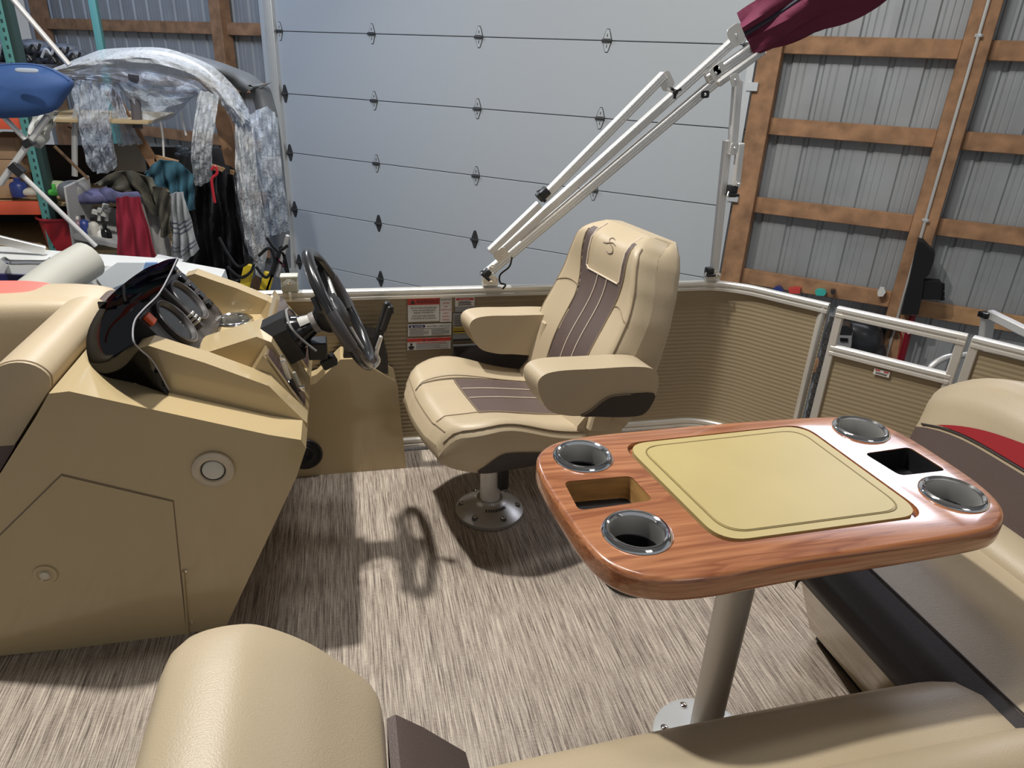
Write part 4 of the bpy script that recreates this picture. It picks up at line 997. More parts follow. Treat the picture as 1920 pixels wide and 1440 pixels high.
def brf(u, v):
    pr_ = [(1.47, .40), (1.475, .46), (1.50, .56), (1.53, .645), (1.565, .682), (1.61, .70), (1.665, .692), (1.705, .655), (1.72, .56), (1.72, .38)]
    t = u*(len(pr_)-1); i = min(int(t), len(pr_)-2); f_ = t-i; X = pr_[i][0]*(1-f_)+pr_[i+1][0]*f_; z = pr_[i][1]*(1-f_)+pr_[i+1][1]*f_
    e = max(0, (v-.86)/.14); k_ = math.sqrt(max(0, 1-e**2.6)); cxx = 1.60
    return Vector((cxx+(X-cxx)*max(.35, k_**.35), -.6+2.05*v, .30+(z-.30)*1.12*(1-.26*e**2.4)))
patchwork(brf, 36, 50, lambda u, v: 'lower_band' if u < .235 else 'back_cushion', {'lower_band': brown_v, 'back_cushion': tan_v}, bx)
def capf(u, v):
    p = brf(u, 1); c = Vector((1.60, p.y, .48)); return p+(c-p)*v
grid('end_cap', capf, 36, 6, tan_v, bx)
def redf(u, v):
    a_ = .945-.22*u; return brf(.238+.066*math.sin(pi*min(.5, u*.6))*v, a_)+Vector((-.005, 0, .002))
grid('red_accent', redf, 20, 6, red_v, bx)
tube('back_piping', [brf(.235, k/30*.97)+Vector((-.003, 0, 0)) for k in range(31)], .003, dark_v, bx, 6)
def bolf(u, v):
    a_ = pi*u; Y = -.6+1.95*v; e = max(0, (v-.93)/.07); r = math.sqrt(max(0, 1-e*e))
    return Vector((1.465-.075*math.cos(a_)*max(.3, r), Y, .42+(.05*math.sin(a_))*max(.15, r)))
grid('back_bolster', bolf, 12, 44, tan_v, rb, .004)
# near bench along X
nb = thing('front_bench', (.6, .5, 0), 'tan and grey bench cushion at the bottom of the view', 'bench')
def nbf(u, v):
    X = .06+1.06*u; Y = .748-.62*v
    e = max(0, (u-.90)/.10); f_ = max(0, (.08-v)/.08)
    z = .42-.035*f_**2-.02*e**2+.008*math.sin(pi*u)+.045*max(0, (v-.35)/.65)**1.3*0
    Y -= .10*e**2.2*(1-v)
    return Vector((X, Y-.018*(1-u)**2, z))
def nreg(u, v): return 'seat_top'
patchwork(nbf, 40, 24, nreg, {'seat_top': tan_v}, nb)
bm = bmesh.new(); rr = [[], [], []]
for k in range(31):
    p = nbf(k/30, 0)
    for j, (dy, dz) in enumerate(((0, 0), (.012, -.02), (0, -.13))): rr[j].append(bm.verts.new(p+Vector((0, dy, dz))))
for A, B in zip(rr, rr[1:]):
    for k in range(30): bm.faces.new((A[k], A[k+1], B[k+1], B[k]))
rr = [[], []]
for k in range(21):
    p = nbf(1, k/20); rr[0].append(bm.verts.new(p)); rr[1].append(bm.verts.new(p+Vector((0, 0, -.13))))
for k in range(20): bm.faces.new((rr[0][k], rr[0][k+1], rr[1][k+1], rr[1][k]))
out('seat_side', bm, tan_v, nb, sharp=60)
box('bench_base', (.10, .10, .02), (1.10, .66, .29), tan_gel2, nb, .01)
tube('seam_piping', [nbf(.965, k/60)+Vector((0, 0, .002)) for k in range(1, 17)]+[], .0028, tan_dk, nb, 6)
def nbb(u, v):
    a_ = pi*v; e = max(0, (u-.92)/.08)
    return Vector((.30+.80*u,   .548+.058*math.cos(a_)*(1-.3*e*e), .412+.050*math.sin(a_)*(1-.6*e*e)))
grid('rear_bolster', nbb, 30, 14, tan_v, nb, .004)
a = PZ(1800, 1440, .5)
grid('red_accent', lambda u, v: Vector((.91+.18*u, .522-.05*v-.02*u, .465+.005*v)), 4, 2, red_v, nb, .003)
# near backrest (bottom left)
nk = thing('foreground_lounge', (-.12, .5, .2), 'large tan lounge cushion in the lower left foreground', 'lounge')
sil = [(232, 1440), (262, 1310), (285, 1232), (305, 1215), (360, 1192), (440, 1177), (480, 1180), (500, 1188), (560, 1222), (640, 1272), (712, 1332), (716, 1345), (728, 1440)]
prof = [PY(x, y, .74) for x, y in sil]
NKP = [(v.x, v.y) for v in smooth_path([(a_, b_, 0) for a_, b_ in [(-.275, .20), (-.268, .50), (-.257, .64), (-.243, .690), (-.215, .708), (-.172, .713), (-.135, .705), (-.08, .668), (-.035, .622), (.005, .575), (.016, .545), (.018, .48), (.018, .20)]], 5)]
def nkf(u, v):
    pr_ = [(-.275, .20), (-.265, .50), (-.255, .655), (-.245, .690), (-.215, .708), (-.165, .714), (-.145, .711), (-.125, .700), (-.08, .665), (-.035, .620), (.008, .568), (.016, .555), (.018, .50), (.018, .20)]
    pr_ = NKP
    t = u*(len(pr_)-1); i = min(int(t), len(pr_)-2); f_ = t-i; X = pr_[i][0]*(1-f_)+pr_[i+1][0]*f_; z = pr_[i][1]*(1-f_)+pr_[i+1][1]*f_
    e = max(0, (v-.92)/.08)
    return Vector((X*1.03+(-.12-X)*.07*e**2, .05+.735*v, z-.018*e**2))
grid('back_cushion', nkf, 60, 24, tan_v, nk)
bm = bmesh.new(); vs = [bm.verts.new(nkf(k/52, 1)) for k in range(53)]; bm.faces.new(vs); out('end_panel', bm, tan_v, nk)
ls = thing('lounge_side_panel', (.07, .55, .3), 'dark brown side panel beside the foreground backrest', 'panel')
prism_xz('panel_pad', [(.022, .30), (.022, .53), (.035, .536), (.075, .50), (.14, .43), (.15, .38), (.15, .30)], .10, .735, brown_v, ls, .012, 2)

# aft sun lounge beyond the gate
al_ = thing('aft_lounge', (2.05, 1.35, 0), 'tan lounge cushion end beyond the right bench', 'cushion')
cushion('lounge_cushion', (2.04, 1.20, .525), (.40, .56, .24), tan_v, al_, .3, Matrix.Rotation(-.2, 3, 'Z'))
box('lounge_base', (1.90, .98, .02), (2.14, 1.40, .40), tan_gel2, al_, .02)
# ladder handle and ski post behind the fence
lad = thing('boarding_handrail', (2.35, 1.9, 0), 'curved silver handrail seen through the gate window', 'handrail')
tube('rail_tube', smooth_path([PP(x, y, (0, 2.15, 0), (0, 1, 0)) for x, y in ((1738, 720), (1745, 690), (1770, 672), (1800, 667), (1850, 663), (1920, 665))], 6), .013, alu, lad, 12)
skp = thing('towing_arch', (2.7, 2.15, 0), 'square aluminium tube arch at the right edge', 'frame')
q0 = PY(1853, 590, 2.2); q1 = PY(1858, 690, 2.2); beam('arch_post', q1-Vector((0, 0, .2)), q0, .03, .05, alu, skp, (0, 1, 0), .004)
q2 = PY(1850, 588, 2.2); q3 = PY(1960, 640, 1.95); beam('arch_arm', q2+Vector((.01, 0, 0)), q3, .035, .035, alu, skp, (0, 0, 1), .004); box('end_cap', q0+Vector((-.035, -.02, -.012)), q0+Vector((.03, .02, .012)), blackg, skp, .004)

# left lounge seats in front of the console
la = thing('bow_lounge', (-.80, 1.8, .3), 'tan reclining seat cushion leaning against the console front', 'lounge')
RP0 = [(-.672, .685), (-.668, .715), (-.690, .742), (-.725, .752), (-.765, .742), (-.80, .715), (-.835, .66), (-.875, .58)]
RP = [(v.x, v.y) for v in smooth_path([(a_, b_, 0) for a_, b_ in RP0], 3)]
RQ = [(-.98, .42), (-1.04, .33), (-.94, .33), (-.862, .42), (-.76, .56)]
prism_xz('back_roll', RP+[(-.90, .545), (-.775, .545)], 1.64, 2.13, tan_v, la, .014, 3)
prism_xz('lower_band', [(-.775, .542), (-.90, .542)]+RQ[:4], 1.645, 2.12, brown_v, la, .012, 3)
tube('roll_piping', [Vector((x, 1.650, z)) for x, z in RP+[(-.90, .545)]], .0028, tan_dk, la, 6)
prism_xz('seat_cushion', [(-1.02, .36), (-1.02, .47), (-1.06, .50), (-1.5, .50), (-1.5, .36)], 1.62, 2.12, tan_v, la, .02, 3)
box('seat_base', (-1.5, 1.66, .02), (-1.10, 2.10, .355), tan_gel2, la, .01)
lb = thing('bow_corner_seat', (-.95, 2.28, .3), 'tan corner cushion with coral red patch along the far rail at left', 'cushion')
cushion('corner_pad', (-1.09, 2.27, .597), (.82, .235, .26), tan_v, lb, .32, bulge=.06)
cushion('end_tip', (-.705, 2.26, .62), (.07, .20, .19), brown_v, lb, .5)
cushion('red_panel', (-1.14, 2.305, .683), (.58, .17, .115), coral, lb, .5)
box('cushion_base', (-1.5, 2.17, .02), (-.70, 2.38, .45), dark_v, lb, .01)

# ================================================================== NEIGHBOUR BOAT
ob = thing('white_boat', (-1.6, 3.6, -.6), 'white and blue runabout parked beyond the far rail', 'boat')
def qy(x, y, Y): return PY(x, y, Y)
prism_xz('gunwale', [(-3.2, .62)]+[(v.x, v.z) for v in (qy(0, 467, 3.7), qy(150, 479, 3.7), qy(300, 489, 3.7), qy(420, 510, 3.7))]+[(-.45, -.8), (-3.2, -.8)], 3.55, 3.75, whitegel, ob, .01)
sl = [qy(x, y, 3.545) for x, y in ((180, 520), (220, 492), (290, 492), (275, 505), (235, 530), (200, 545))]
prism_xz('side_panel', [(v.x, v.z) for v in sl], 3.54, 3.55, mat('white_panel', (.68, .73, .78), .3), ob, .002)
sl = [qy(x, y, 3.54) for x, y in ((273, 492), (296, 492), (262, 540), (215, 570), (200, 560), (245, 530), (268, 508))]
prism_xz('blue_stripe', [(v.x, v.z) for v in sl], 3.53, 3.548, bluegel, ob, .001)
sl = [qy(x, y, 3.54) for x, y in ((0, 513), (95, 517), (95, 600), (0, 600), (-90, 580), (-90, 512))]
prism_xz('navy_band', [(v.x, v.z) for v in sl], 3.53, 3.548, navygel, ob, .001)
tube('grab_handle', smooth_path([qy(8, 486, 3.53), qy(20, 492, 3.50), qy(55, 492, 3.50), qy(85, 492, 3.50), qy(95, 487, 3.53)], 4), .012, chrome, ob, 8)
bm = bmesh.new(); add_tube(bm, [qy(20, 590, 3.1), qy(110, 520, 3.35), qy(165, 487, 3.5)], [.085, .085, .085], 20); out('cream_bolster', bm, cream, ob, sharp=50)
beam('windshield_strip', qy(-40, 440, 3.6), qy(85, 470, 3.65), .02, .04, steel, ob)
beam('deck_tray', qy(290, 487, 3.8), qy(340, 497, 3.8), .12, .03, steel, ob)

# blue canopy and its poles
bc = thing('blue_canopy', (-1.7, 4.2, 1.0), 'royal blue rounded canvas canopy at the upper left', 'canopy')
out2 = [qy(x, y, 4.2) for x, y in ((-80, 135), (-30, 126), (30, 120), (75, 123), (108, 136), (133, 156), (118, 184), (100, 208), (60, 219), (0, 222), (-80, 225))]
pp = smooth_path(out2, 4, True); c = sum(pp, Vector())/len(pp)
def bcf(u, v):
    p = pp[int(u*len(pp)) % len(pp)]; q = c+(p-c)*math.cos(v*pi/2); q = q.copy(); q.y = 4.2-.07*math.sin(v*pi/2); return q
grid('canvas_front', bcf, len(pp), 8, navy_c, bc); 
def bcb(u, v):
    p = pp[int(u*len(pp)) % len(pp)]; q = c+(p-c)*math.cos(v*pi/2); q = q.copy(); q.y = 4.2+.3*math.sin(v*pi/2); return q
grid('canvas_back', bcb, len(pp), 6, navy_c, bc)
cushion('canvas_patch', qy(50, 132, 4.05), (.10, .01, .02), mat('pale_patch', (.35, .40, .48), .7), bc, .6)
tube('canopy_piping', [v+Vector((0, -.01, 0)) for v in pp[:20]], .006, navy_c, bc, 6)
for a_, b_, r in (((0, 212), (52, 266), .013), ((90, 218), (0, 345), .016), ((8, 0-20), (130, 122), .013), ((20, 308), (180, 462), .013)):
    tube('pole', [qy(*a_, 4.25), qy(*b_, 4.25)], r, alu, bc, 10, label='bare aluminium pole')
for a_, b_ in (((48, 262), (58, 274)), ((22, 308), (42, 326))): beam('pole_clamp', qy(*a_, 4.24), qy(*b_, 4.24), .05, .045, black, bc)

# ================================================================== LEFT STORAGE CLUTTER
def wx(x, y, Y): return PY(x, y, Y)
rk = thing('pallet_rack', (-2.6, 6.2, GZ), 'teal and orange pallet rack with shelves at the left', 'rack')
RY = 5.6
def post(x0, y0, x1, y1, Y, w_=.055):
    a_, b_ = wx(x0, y0, Y), wx(x1, y1, Y); xm = (a_.x+b_.x)/2
    o = box('upright_post', (xm-w_/2, Y, GZ), (xm+w_/2, Y+.08, 3.3), teal, rk, .004)
    bm = bmesh.new()
    for k in range(60): add_box(bm, Vector((xm+.006, Y-.001, GZ+.4+k*.05)), (.012, .002, .022))
    out('post_slots', bm, mat('slot_dark', (.02, .05, .05), .7), o)['kind'] = 'stuff'; o2 = box('post_side', (xm+w_/2, Y, GZ), (xm+w_/2+.035, Y+.10, 3.3), mat('dark_green', (.02, .05, .045), .6), rk, .002); return xm
xm = post(45, 223, 98, 462, RY)
bm = bmesh.new()
box('upright_post', (wx(182, 60, 7.2).x-.028, 7.2, GZ), (wx(182, 60, 7.2).x+.028, 7.28, 3.6), teal, rk, .004)
for y, d in ((222, 0), (385, 0)):
    z = wx(0, y, RY).z; box('rack_beam', (xm-2.4, RY+.02, z-.07), (xm, RY+.07, z+.02), rackor, rk, .004)
    box('shelf_deck', (xm-2.4, RY+.07, z-.02), (xm+.75, RY+1.0, z), board, rk, .002)
z = wx(100, 470, RY).z; box('shelf_deck', (xm-2.4, RY, z-.03), (xm+.8, RY+1.0, z), board, rk, .002)
box('back_panel', (xm-.9, RY+1.0, wx(0, 395, RY).z), (xm+1.35, RY+1.03, wx(0, 270, RY+1).z+.0), mat('dark_panel', (.035, .03, .03), .8), rk, .002)
box('back_panel', (xm-2.4, RY+1.0, GZ), (xm+1.0, RY+1.03, wx(0, 392, RY).z), mat('dark_panel2', (.02, .02, .02), .8), rk, .002)
for (x0, y0, x1, y1, lab) in ((-30, 258, 25, 298, 'top cardboard box on the rack shelf'), (-30, 300, 26, 332, 'middle cardboard box on the rack shelf'), (-30, 336, 16, 372, 'lowest cardboard box on the rack shelf')):
    t = thing('cardboard_box', wx(x0, y1, RY+.2), lab, 'box', 'cardboard boxes stacked on the rack shelf')
    a_, b_ = wx(x0, y1, RY+.2), wx(x1, y0, RY+.2); box('carton', (a_.x, RY+.2, a_.z), (b_.x, RY+.6, b_.z), cardb, t, .004); box('carton_flap', (b_.x, RY+.2, a_.z+.02), (b_.x+.03, RY+.5, b_.z), cardb, t, .002)
def jug(x, y0, y1, Y, r, mt, name, label, cat='bottle', group=None, cap=None):
    b_ = wx(x, y1, Y); t_ = wx(x, y0, Y); h_ = t_.z-b_.z; o = thing(name, b_, label, cat, group)
    lathe('bottle_body', [(0, 0), (r, 0), (r*1.02, h_*.03), (r, h_*.62), (r*.8, h_*.74), (r*.36, h_*.82), (r*.34, h_*.9), (0, h_*.9)], b_, mt, o, n=14)
    lathe('bottle_cap', [(r*.4, h_*.86), (r*.42, h_), (0, h_)], b_, cap or white, o, n=10); return o
jug(39, 333, 368, RY+.1, .055, bluepl, 'blue_jug', 'blue plastic jug on the rack shelf', 'jug', cap=bluepl)
t = thing('paper_pile', wx(70, 366, RY+.1), 'crumpled pale paper and packaging on the shelf', 'paper')
cushion('paper_wad', wx(62, 360, RY+.1), (.16, .1, .06), paper, t, .8); cushion('paper_wad', wx(103, 352, RY+.1), (.24, .1, .10), mat('green_paper', (.42, .47, .30), .8), t, .9); cushion('paper_wad', wx(118, 350, RY+.1), (.14, .1, .06), paper, t, .8)
t = thing('green_spray_head', wx(102, 364, RY), 'bright green plastic spray nozzle on the shelf', 'nozzle')
cushion('nozzle_body', wx(101, 361, RY), (.07, .05, .045), greenpl, t, .7); beam('nozzle_neck', wx(100, 345, RY), wx(102, 362, RY), .02, .02, greenpl, t)
# items above on the top shelf
junk = [(10, 90, .30, .12), (35, 100, .2, .1), (65, 92, .24, .11), (90, 100, .22, .10), (118, 98, .26, .10), (140, 108, .20, .1), (-10, 105, .3, .12), (55, 112, .3, .09), (100, 115, .34, .09)]
for i, (x, y, a_, b_) in enumerate(junk):
    t = thing('engine_part', wx(x, y, RY+.6), 'dark engine casting with %s hose in the heap above the blue canopy' % ('pale' if i % 3 == 0 else 'black'), 'part', 'engine parts with %s hoses on the top shelf' % ('pale' if i % 3 == 0 else 'black'))
    cushion('casting', wx(x, y, RY+.6), (a_*.9, .25, b_*1.2), mat('dark_junk', (.045, .05, .06), .5, noise=(20, .9, (1, 1, 1))), t, .9)
    tube('hose', smooth_path([wx(x-12, y+8, RY+.4), wx(x-4, y-8, RY+.4), wx(x+6, y+2, RY+.4), wx(x+10, y-10, RY+.4)], 5), .009, mat('pale_hose', (.4, .42, .45), .5) if i % 3 == 0 else black, t, 6)
box('top_junk_shelf', wx(-40, 128, RY+.2), wx(160, 120, RY+1.1), mat('dark_panel3', (.05, .055, .07), .8), rk, .002)
t = thing('white_plastic_bag', wx(80, 240, 5.0), 'crumpled white plastic bag hanging at the canopy pole', 'bag')
def bagf(u, v):
    p = wx(55+50*u+4*math.sin(9*v+2*u), 208+72*v*(.6+.4*math.sin(pi*u*1.1+.4)), 5.0); return p+Vector((0, .05*math.sin(7*u+5*v)+.03*math.sin(17*u-9*v), 0))
grid('bag_sheet', bagf, 20, 20, cloth_w, t, .003)
# grey service cart with bottles
ct = thing('service_cart', wx(165, 470, 5.3), 'grey plastic service cart holding spray bottles', 'cart')
CYc = 5.2
a_, b_ = wx(118, 352, CYc), wx(140, 465, CYc)
prism_xz('end_panel', [(v.x, v.z) for v in (wx(119, 350, CYc), wx(123, 352, CYc), wx(141, 466, CYc), wx(136, 466, CYc))], CYc, CYc+.5, mat('pale_grey', (.45, .44, .42), .5), ct, .004)
prism_xz('back_panel', [(v.x, v.z) for v in (wx(120, 352, CYc+.5), wx(225, 395, CYc+.5), wx(225, 480, CYc+.5), wx(138, 470, CYc+.5))], CYc+.5, CYc+.52, greyc, ct, .003)
a_ = wx(138, 443, CYc); b_ = wx(222, 462, CYc)
bm = bmesh.new(); add_prism(bm, [(v.x, v.z) for v in (wx(137, 441, CYc), wx(222, 458, CYc), wx(222, 466, CYc), wx(137, 448, CYc))], (0, 0, 0), E1, E2, (0, 1, 0), CYc, CYc+.45); out('cart_shelf', bm, mat('pale_grey', (.45, .44, .42), .5), ct)
for i, (x, y0, y1, mt, nm) in enumerate(((143, 405, 440, mat('ink_blue', (.04, .04, .10), .4), 'dark blue spray can on the cart, leftmost'), (151, 406, 442, mat('mauve_can', (.22, .12, .14), .4), 'mauve aerosol can on the cart'), (163, 404, 446, bluepl, 'blue and white aerosol can on the cart'), (175, 418, 448, greyc, 'small grey bottle on the cart'), (181, 408, 450, mat('cream_bottle', (.5, .48, .42), .5), 'cream bottle in the middle of the cart'), (191, 425, 456, white, 'short white bottle with wide base on the cart'), (203, 420, 460, blackg, 'black bottle on the cart beside the towel'))):
    jug(x, y0, y1, CYc+.12, .035 if x != 191 else .03, mt, 'spray_bottle', nm, 'bottle', 'bottles on the service cart', white if i % 2 else black)
t = thing('spray_trigger_cluster', wx(195, 395, CYc+.1), 'pale spray triggers above the bottles', 'sprayer')
for x, y in ((188, 393), (195, 400), (201, 392), (178, 396), (197, 385)): beam('trigger_head', wx(x-5, y, CYc+.1), wx(x+6, y+3, CYc+.1), .03, .03, cloth_w, t); 
for x, y in ((186, 402), (200, 402)): beam('trigger_neck', wx(x, y-6, CYc+.12), wx(x, y+12, CYc+.12), .02, .02, cloth_w, t)
rbk = thing('red_bucket', wx(122, 470, 5.7), 'red plastic bucket on the lower shelf', 'bucket')
lathe('bucket_wall', [(0, 0), (.10, 0), (.13, .24), (.145, .245), (.145, .26), (.13, .255), (.125, .24), (.098, .01), (0, .01)], wx(124, 470, 5.7), redpl, rbk, n=24)
t = thing('purple_cloth_pile', wx(190, 380, 5.6), 'blue and purple patterned cloth heap on the cart', 'cloth')
cushion('cloth_heap', wx(175, 368, 5.5), (.34, .2, .10), purple, t, .8); cushion('cloth_heap', wx(228, 364, 5.5), (.30, .2, .12), purple, t, .8); cushion('cloth_heap', wx(140, 358, 5.5), (.2, .2, .14), greyc, t, .8)
def drape(name, Y, quad, mt, label, cat, folds=5, amp=.02, group=None, stripes=None, ph=0, name2='cloth_sheet', thick=.006):
    """hanging cloth between top edge and bottom edge given as pixel polylines, folded in depth"""
    top_, bot_ = quad
    def lerp(P, u):
        t = u*(len(P)-1); i = min(int(t), len(P)-2); f_ = t-i; return (P[i][0]*(1-f_)+P[i+1][0]*f_, P[i][1]*(1-f_)+P[i+1][1]*f_)
    def f(u, v):
        a_ = lerp(top_, u); b_ = lerp(bot_, u); return wx(a_[0]*(1-v)+b_[0]*v, a_[1]*(1-v)+b_[1]*v, Y)+Vector((0, amp*math.sin(2*pi*folds*u+ph+v*1.3)*(.3+v)+.5*amp*math.sin(15*u+11*v), 0))
    o = thing(name, f(.5, 1), label, cat, group); s = grid(name2, f, 40, 24, mt, o, thick)
    if stripes:
        for v in stripes: tube('stripe', [f(k/24, v)+Vector((0, -.008, 0)) for k in range(25)], .006, towel_s, o, 6)
    return o
drape('crimson_towel', 5.05, ([(217, 372), (235, 368), (262, 370)], [(219, 478), (260, 484), (297, 487)]), towel_r, 'crimson towel hanging over the cart end', 'towel', 2.5, .02)
drape('grey_cloth', 5.15, ([(258, 368), (275, 375), (300, 400)], [(292, 487), (310, 490), (335, 495)]), mat('light_grey_cloth', (.36, .35, .33), .9), 'plain light grey cloth right of the crimson towel', 'cloth', 1.5, .015)
drape('striped_towel', 5.0, ([(318, 365), (330, 360), (343, 360)], [(322, 478), (345, 492), (370, 470)]), towel_g, 'grey towel with dark stripes hanging in folds', 'towel', 3, .03, stripes=(.45, .52, .59, .82, .88))
drape('camouflage_jacket', 5.1, ([(176, 345), (215, 322), (250, 320), (285, 335)], [(200, 352), (262, 362), (310, 420), (325, 400)]), camo, 'camouflage jacket draped over the cart top', 'jacket', 3, .05)
drape('camouflage_sleeve', 5.0, ([(285, 350), (305, 350), (322, 365)], [(300, 430), (308, 445), (320, 435)]), camo, 'hanging camouflage sleeve beside the striped towel', 'jacket', 1.5, .03)
drape('teal_jacket', 5.4, ([(270, 325), (300, 298), (340, 305), (362, 330)], [(285, 345), (320, 360), (345, 385), (362, 395)]), tealcl, 'dark teal jacket hanging behind the towels', 'jacket', 4, .04)
drape('black_bin_bag', 5.6, ([(345, 330), (380, 320), (420, 322), (440, 330)], [(350, 520), (400, 530), (440, 530), (480, 520)]), bagm, 'large shiny black plastic bag standing against the wall', 'bag', 4, .06)
drape('black_sheet', 5.9, ([(335, 290), (380, 300), (430, 310), (445, 320)], [(330, 520), (380, 540), (440, 540), (470, 540)]), mat('black_sheet', (.012, .012, .014), .6), 'dark sheet hanging behind the black bag', 'cloth', 3, .04)
# timber pieces
def plank(x0, y0, x1, y1, Y, w_, label, mt=lumber, name='timber_plank'):
    o = thing(name, wx(x1, y1, Y), label, 'plank', 'loose timber behind the bubble wrap'); beam('board', wx(x0, y0, Y), wx(x1, y1, Y), .04, w_, mt, o, (0, 1, 0), .004)
plank(205, 168, 292, 312, 6.0, .075, 'long timber brace leaning diagonally behind the bubble wrap')
plank(408, 185, 440, 322, 6.0, .11, 'wide timber board leaning at the right of the bubble wrap')
plank(290, 296, 362, 314, 6.0, .05, 'narrow pale timber strip under the dark plants', lumber2)
plank(396, 312, 440, 324, 5.9, .04, 'short pale timber strip above the black bag', lumber2)
plank(441, 385, 468, 560, 5.75, .06, 'upright brown board beside the black plastic bag', mat('dark_lumber', (.13, .075, .035), .6))
sh = thing('wall_shelf_board', wx(135, 220, 6.8), 'bare plywood shelf behind the plastic bag', 'shelf')
box('shelf_plank', wx(100, 232, 6.8), wx(158, 214, 7.2), board, sh, .003)
box('shelf_plank', wx(115, 208, 6.8), wx(158, 206, 7.2), alu_w, sh, .003)
t = thing('grey_bin_box', wx(245, 320, 6.3), 'dark grey panel leaning behind the bubble wrap', 'panel'); box('panel_sheet', wx(215, 322, 6.3), wx(268, 270, 6.35), greyc, t, .004)
t = thing('dark_foliage_bunch', wx(345, 285, 6.0), 'clump of dark leafy material on the timber strip', 'plant')
for k in range(16):
    a_ = random.uniform(0, 2*pi); r_ = random.uniform(2, 15); cushion('leaf_clump', wx(346+r_*math.cos(a_), 285+r_*.8*math.sin(a_), 5.95), (.06, .03, .04), mat('dark_leaf', (.02, .03, .04), .6), t, .9, nu=8, nv=5)
t = thing('hanging_cloth_white', wx(340, 190, 6.0), 'pair of thin white cords hanging inside the wrapped hoop', 'cord')
tube('cord_strand', smooth_path([wx(300, 226, 6.0), wx(305, 255, 6.0), wx(307, 296, 6.0)], 5), .008, white, t, 6); tube('cord_strand', smooth_path([wx(336, 180, 6.0), wx(342, 225, 6.0), wx(349, 254, 6.0)], 5), .008, white, t, 6)
t = thing('wooden_hanger_bar', wx(335, 172, 6.0), 'short wooden bar inside the wrapped hoop', 'bar'); beam('bar', wx(309, 171, 5.9), wx(368, 175, 5.9), .02, .018, lumber2, t)
t = thing('red_strap', wx(400, 340, 5.3), 'thin red strap hanging over the black bag', 'strap')
tube('strap_band', smooth_path([wx(396, 318, 5.3), wx(404, 312, 5.3), wx(407, 325, 5.3), wx(398, 334, 5.3), wx(398, 350, 5.3), wx(403, 380, 5.3)], 5), .010, redpl, t, 6)
t = thing('thin_prop_pole', wx(165, 335, 5.3), 'thin brown pole sloping from the plastic bag to the cart', 'pole'); beam('pole_shaft', wx(102, 274, 5.3), wx(166, 336, 5.3), .02, .016, mat('dark_lumber', (.13, .075, .035), .6), t)
# tools and cables by the door
for i, (x0, y0, x1, y1, mt, lab) in enumerate(((528, 460, 500, 545, blackg, 'black pole leaning at the door track'), (540, 440, 520, 520, steel, 'steel rod leaning by the door track'), (505, 510, 496, 545, yelpl, 'yellow tool handle behind the helm'), (468, 495, 458, 540, yelpl, 'yellow tool body behind the helm coaming'), (530, 470, 545, 540, blackg, 'black tool shaft beside the rail clip'), (515, 480, 535, 500, mat('wine_plastic', (.10, .02, .04), .5), 'dark wine coloured tool by the door'))):
    t = thing('garden_tool', wx(x1, y1, 5.0), lab, 'tool'); beam('tool_shaft', wx(x0, y0, 5.0), wx(x1, y1, 5.0), .03, .03 if i not in (2, 3) else .07, mt, t, (0, 1, 0), .008)
cb_ = thing('black_cables', wx(440, 520, 4.8), 'loops of black cable around the black bag', 'cable')
for P in (((410, 445), (428, 478), (448, 500), (475, 485)), ((425, 500), (450, 520), (470, 510), (476, 495)), ((485, 480), (505, 465), (515, 490), (500, 520), (480, 500)), ((500, 445), (520, 470), (540, 460))):
    tube('cable_loop', smooth_path([wx(x, y, 4.9) for x, y in P], 6), .011, blackg, cb_, 6)
t = thing('cardboard_sign', wx(508, 320, 5.9), 'cream cardboard sheet near the door track', 'card'); box('card_sheet', wx(492, 332, 5.9), wx(526, 294, 5.92), paper, t, .002)
t = thing('dark_tarp_roll', wx(490, 400, 6.2), 'grey tarp hanging from the wrapped hoop', 'tarp')
def tarp(u, v):
    P = [(350, 100), (420, 120), (470, 140), (505, 165), (520, 215), (530, 300), (540, 400), (545, 500)]
    tt = u*(len(P)-1); i = min(int(tt), len(P)-2); f_ = tt-i; x = P[i][0]*(1-f_)+P[i+1][0]*f_; y = P[i][1]*(1-f_)+P[i+1][1]*f_
    return wx(x-(35 if u > .3 else 35*u/.3)*v, y+(18 if u < .4 else 4)*v, 6.25)+Vector((0, -.12*math.sin(pi*v)+.02*math.sin(30*u), 0))
grid('tarp_sheet', tarp, 40, 10, mat('slate_tarp', (.16, .17, .18), .6), t, .006)
# bubble-wrapped hoop frame
bw = thing('bubble_wrapped_frame', (-2.2, 5.8, GZ), 'large arched frame shrouded in translucent bubble wrap', 'frame')
def sheet(P, Q, Y, mt, name, depth=.12, nz=.03, n1=44, n2=16, seed=0):
    A = smooth_path([(x, y, 0) for x, y in P], 8); B = smooth_path([(x, y, 0) for x, y in Q], 8)
    def L(S, u):
        t = u*(len(S)-1); i = min(int(t), len(S)-2); f_ = t-i; return S[i]*(1-f_)+S[i+1]*f_
    def f(u, v):
        a_ = L(A, u); b_ = L(B, u); q = a_+(b_-a_)*v
        w1 = math.sin(23*u+7*v+seed)+.6*math.sin(41*u-19*v+2*seed)+.5*math.sin(11*v*3+9*u)
        return wx(q.x+.9*math.sin(37*u+seed+9*v), q.y+.9*math.sin(29*v+21*u), Y)+Vector((0, -depth*math.sin(pi*v)+nz*w1*.5, 0))
    return grid(name, f, n1, n2, mt, bw)
sheet([(104, 128), (150, 108), (200, 92), (270, 88), (330, 96), (395, 122), (440, 165), (470, 215)], [(108, 140), (160, 142), (220, 136), (288, 136), (345, 152), (395, 182), (430, 214), (455, 243)], 5.7, wrap2, 'arch_wrap', .20, .022, 80, 20)
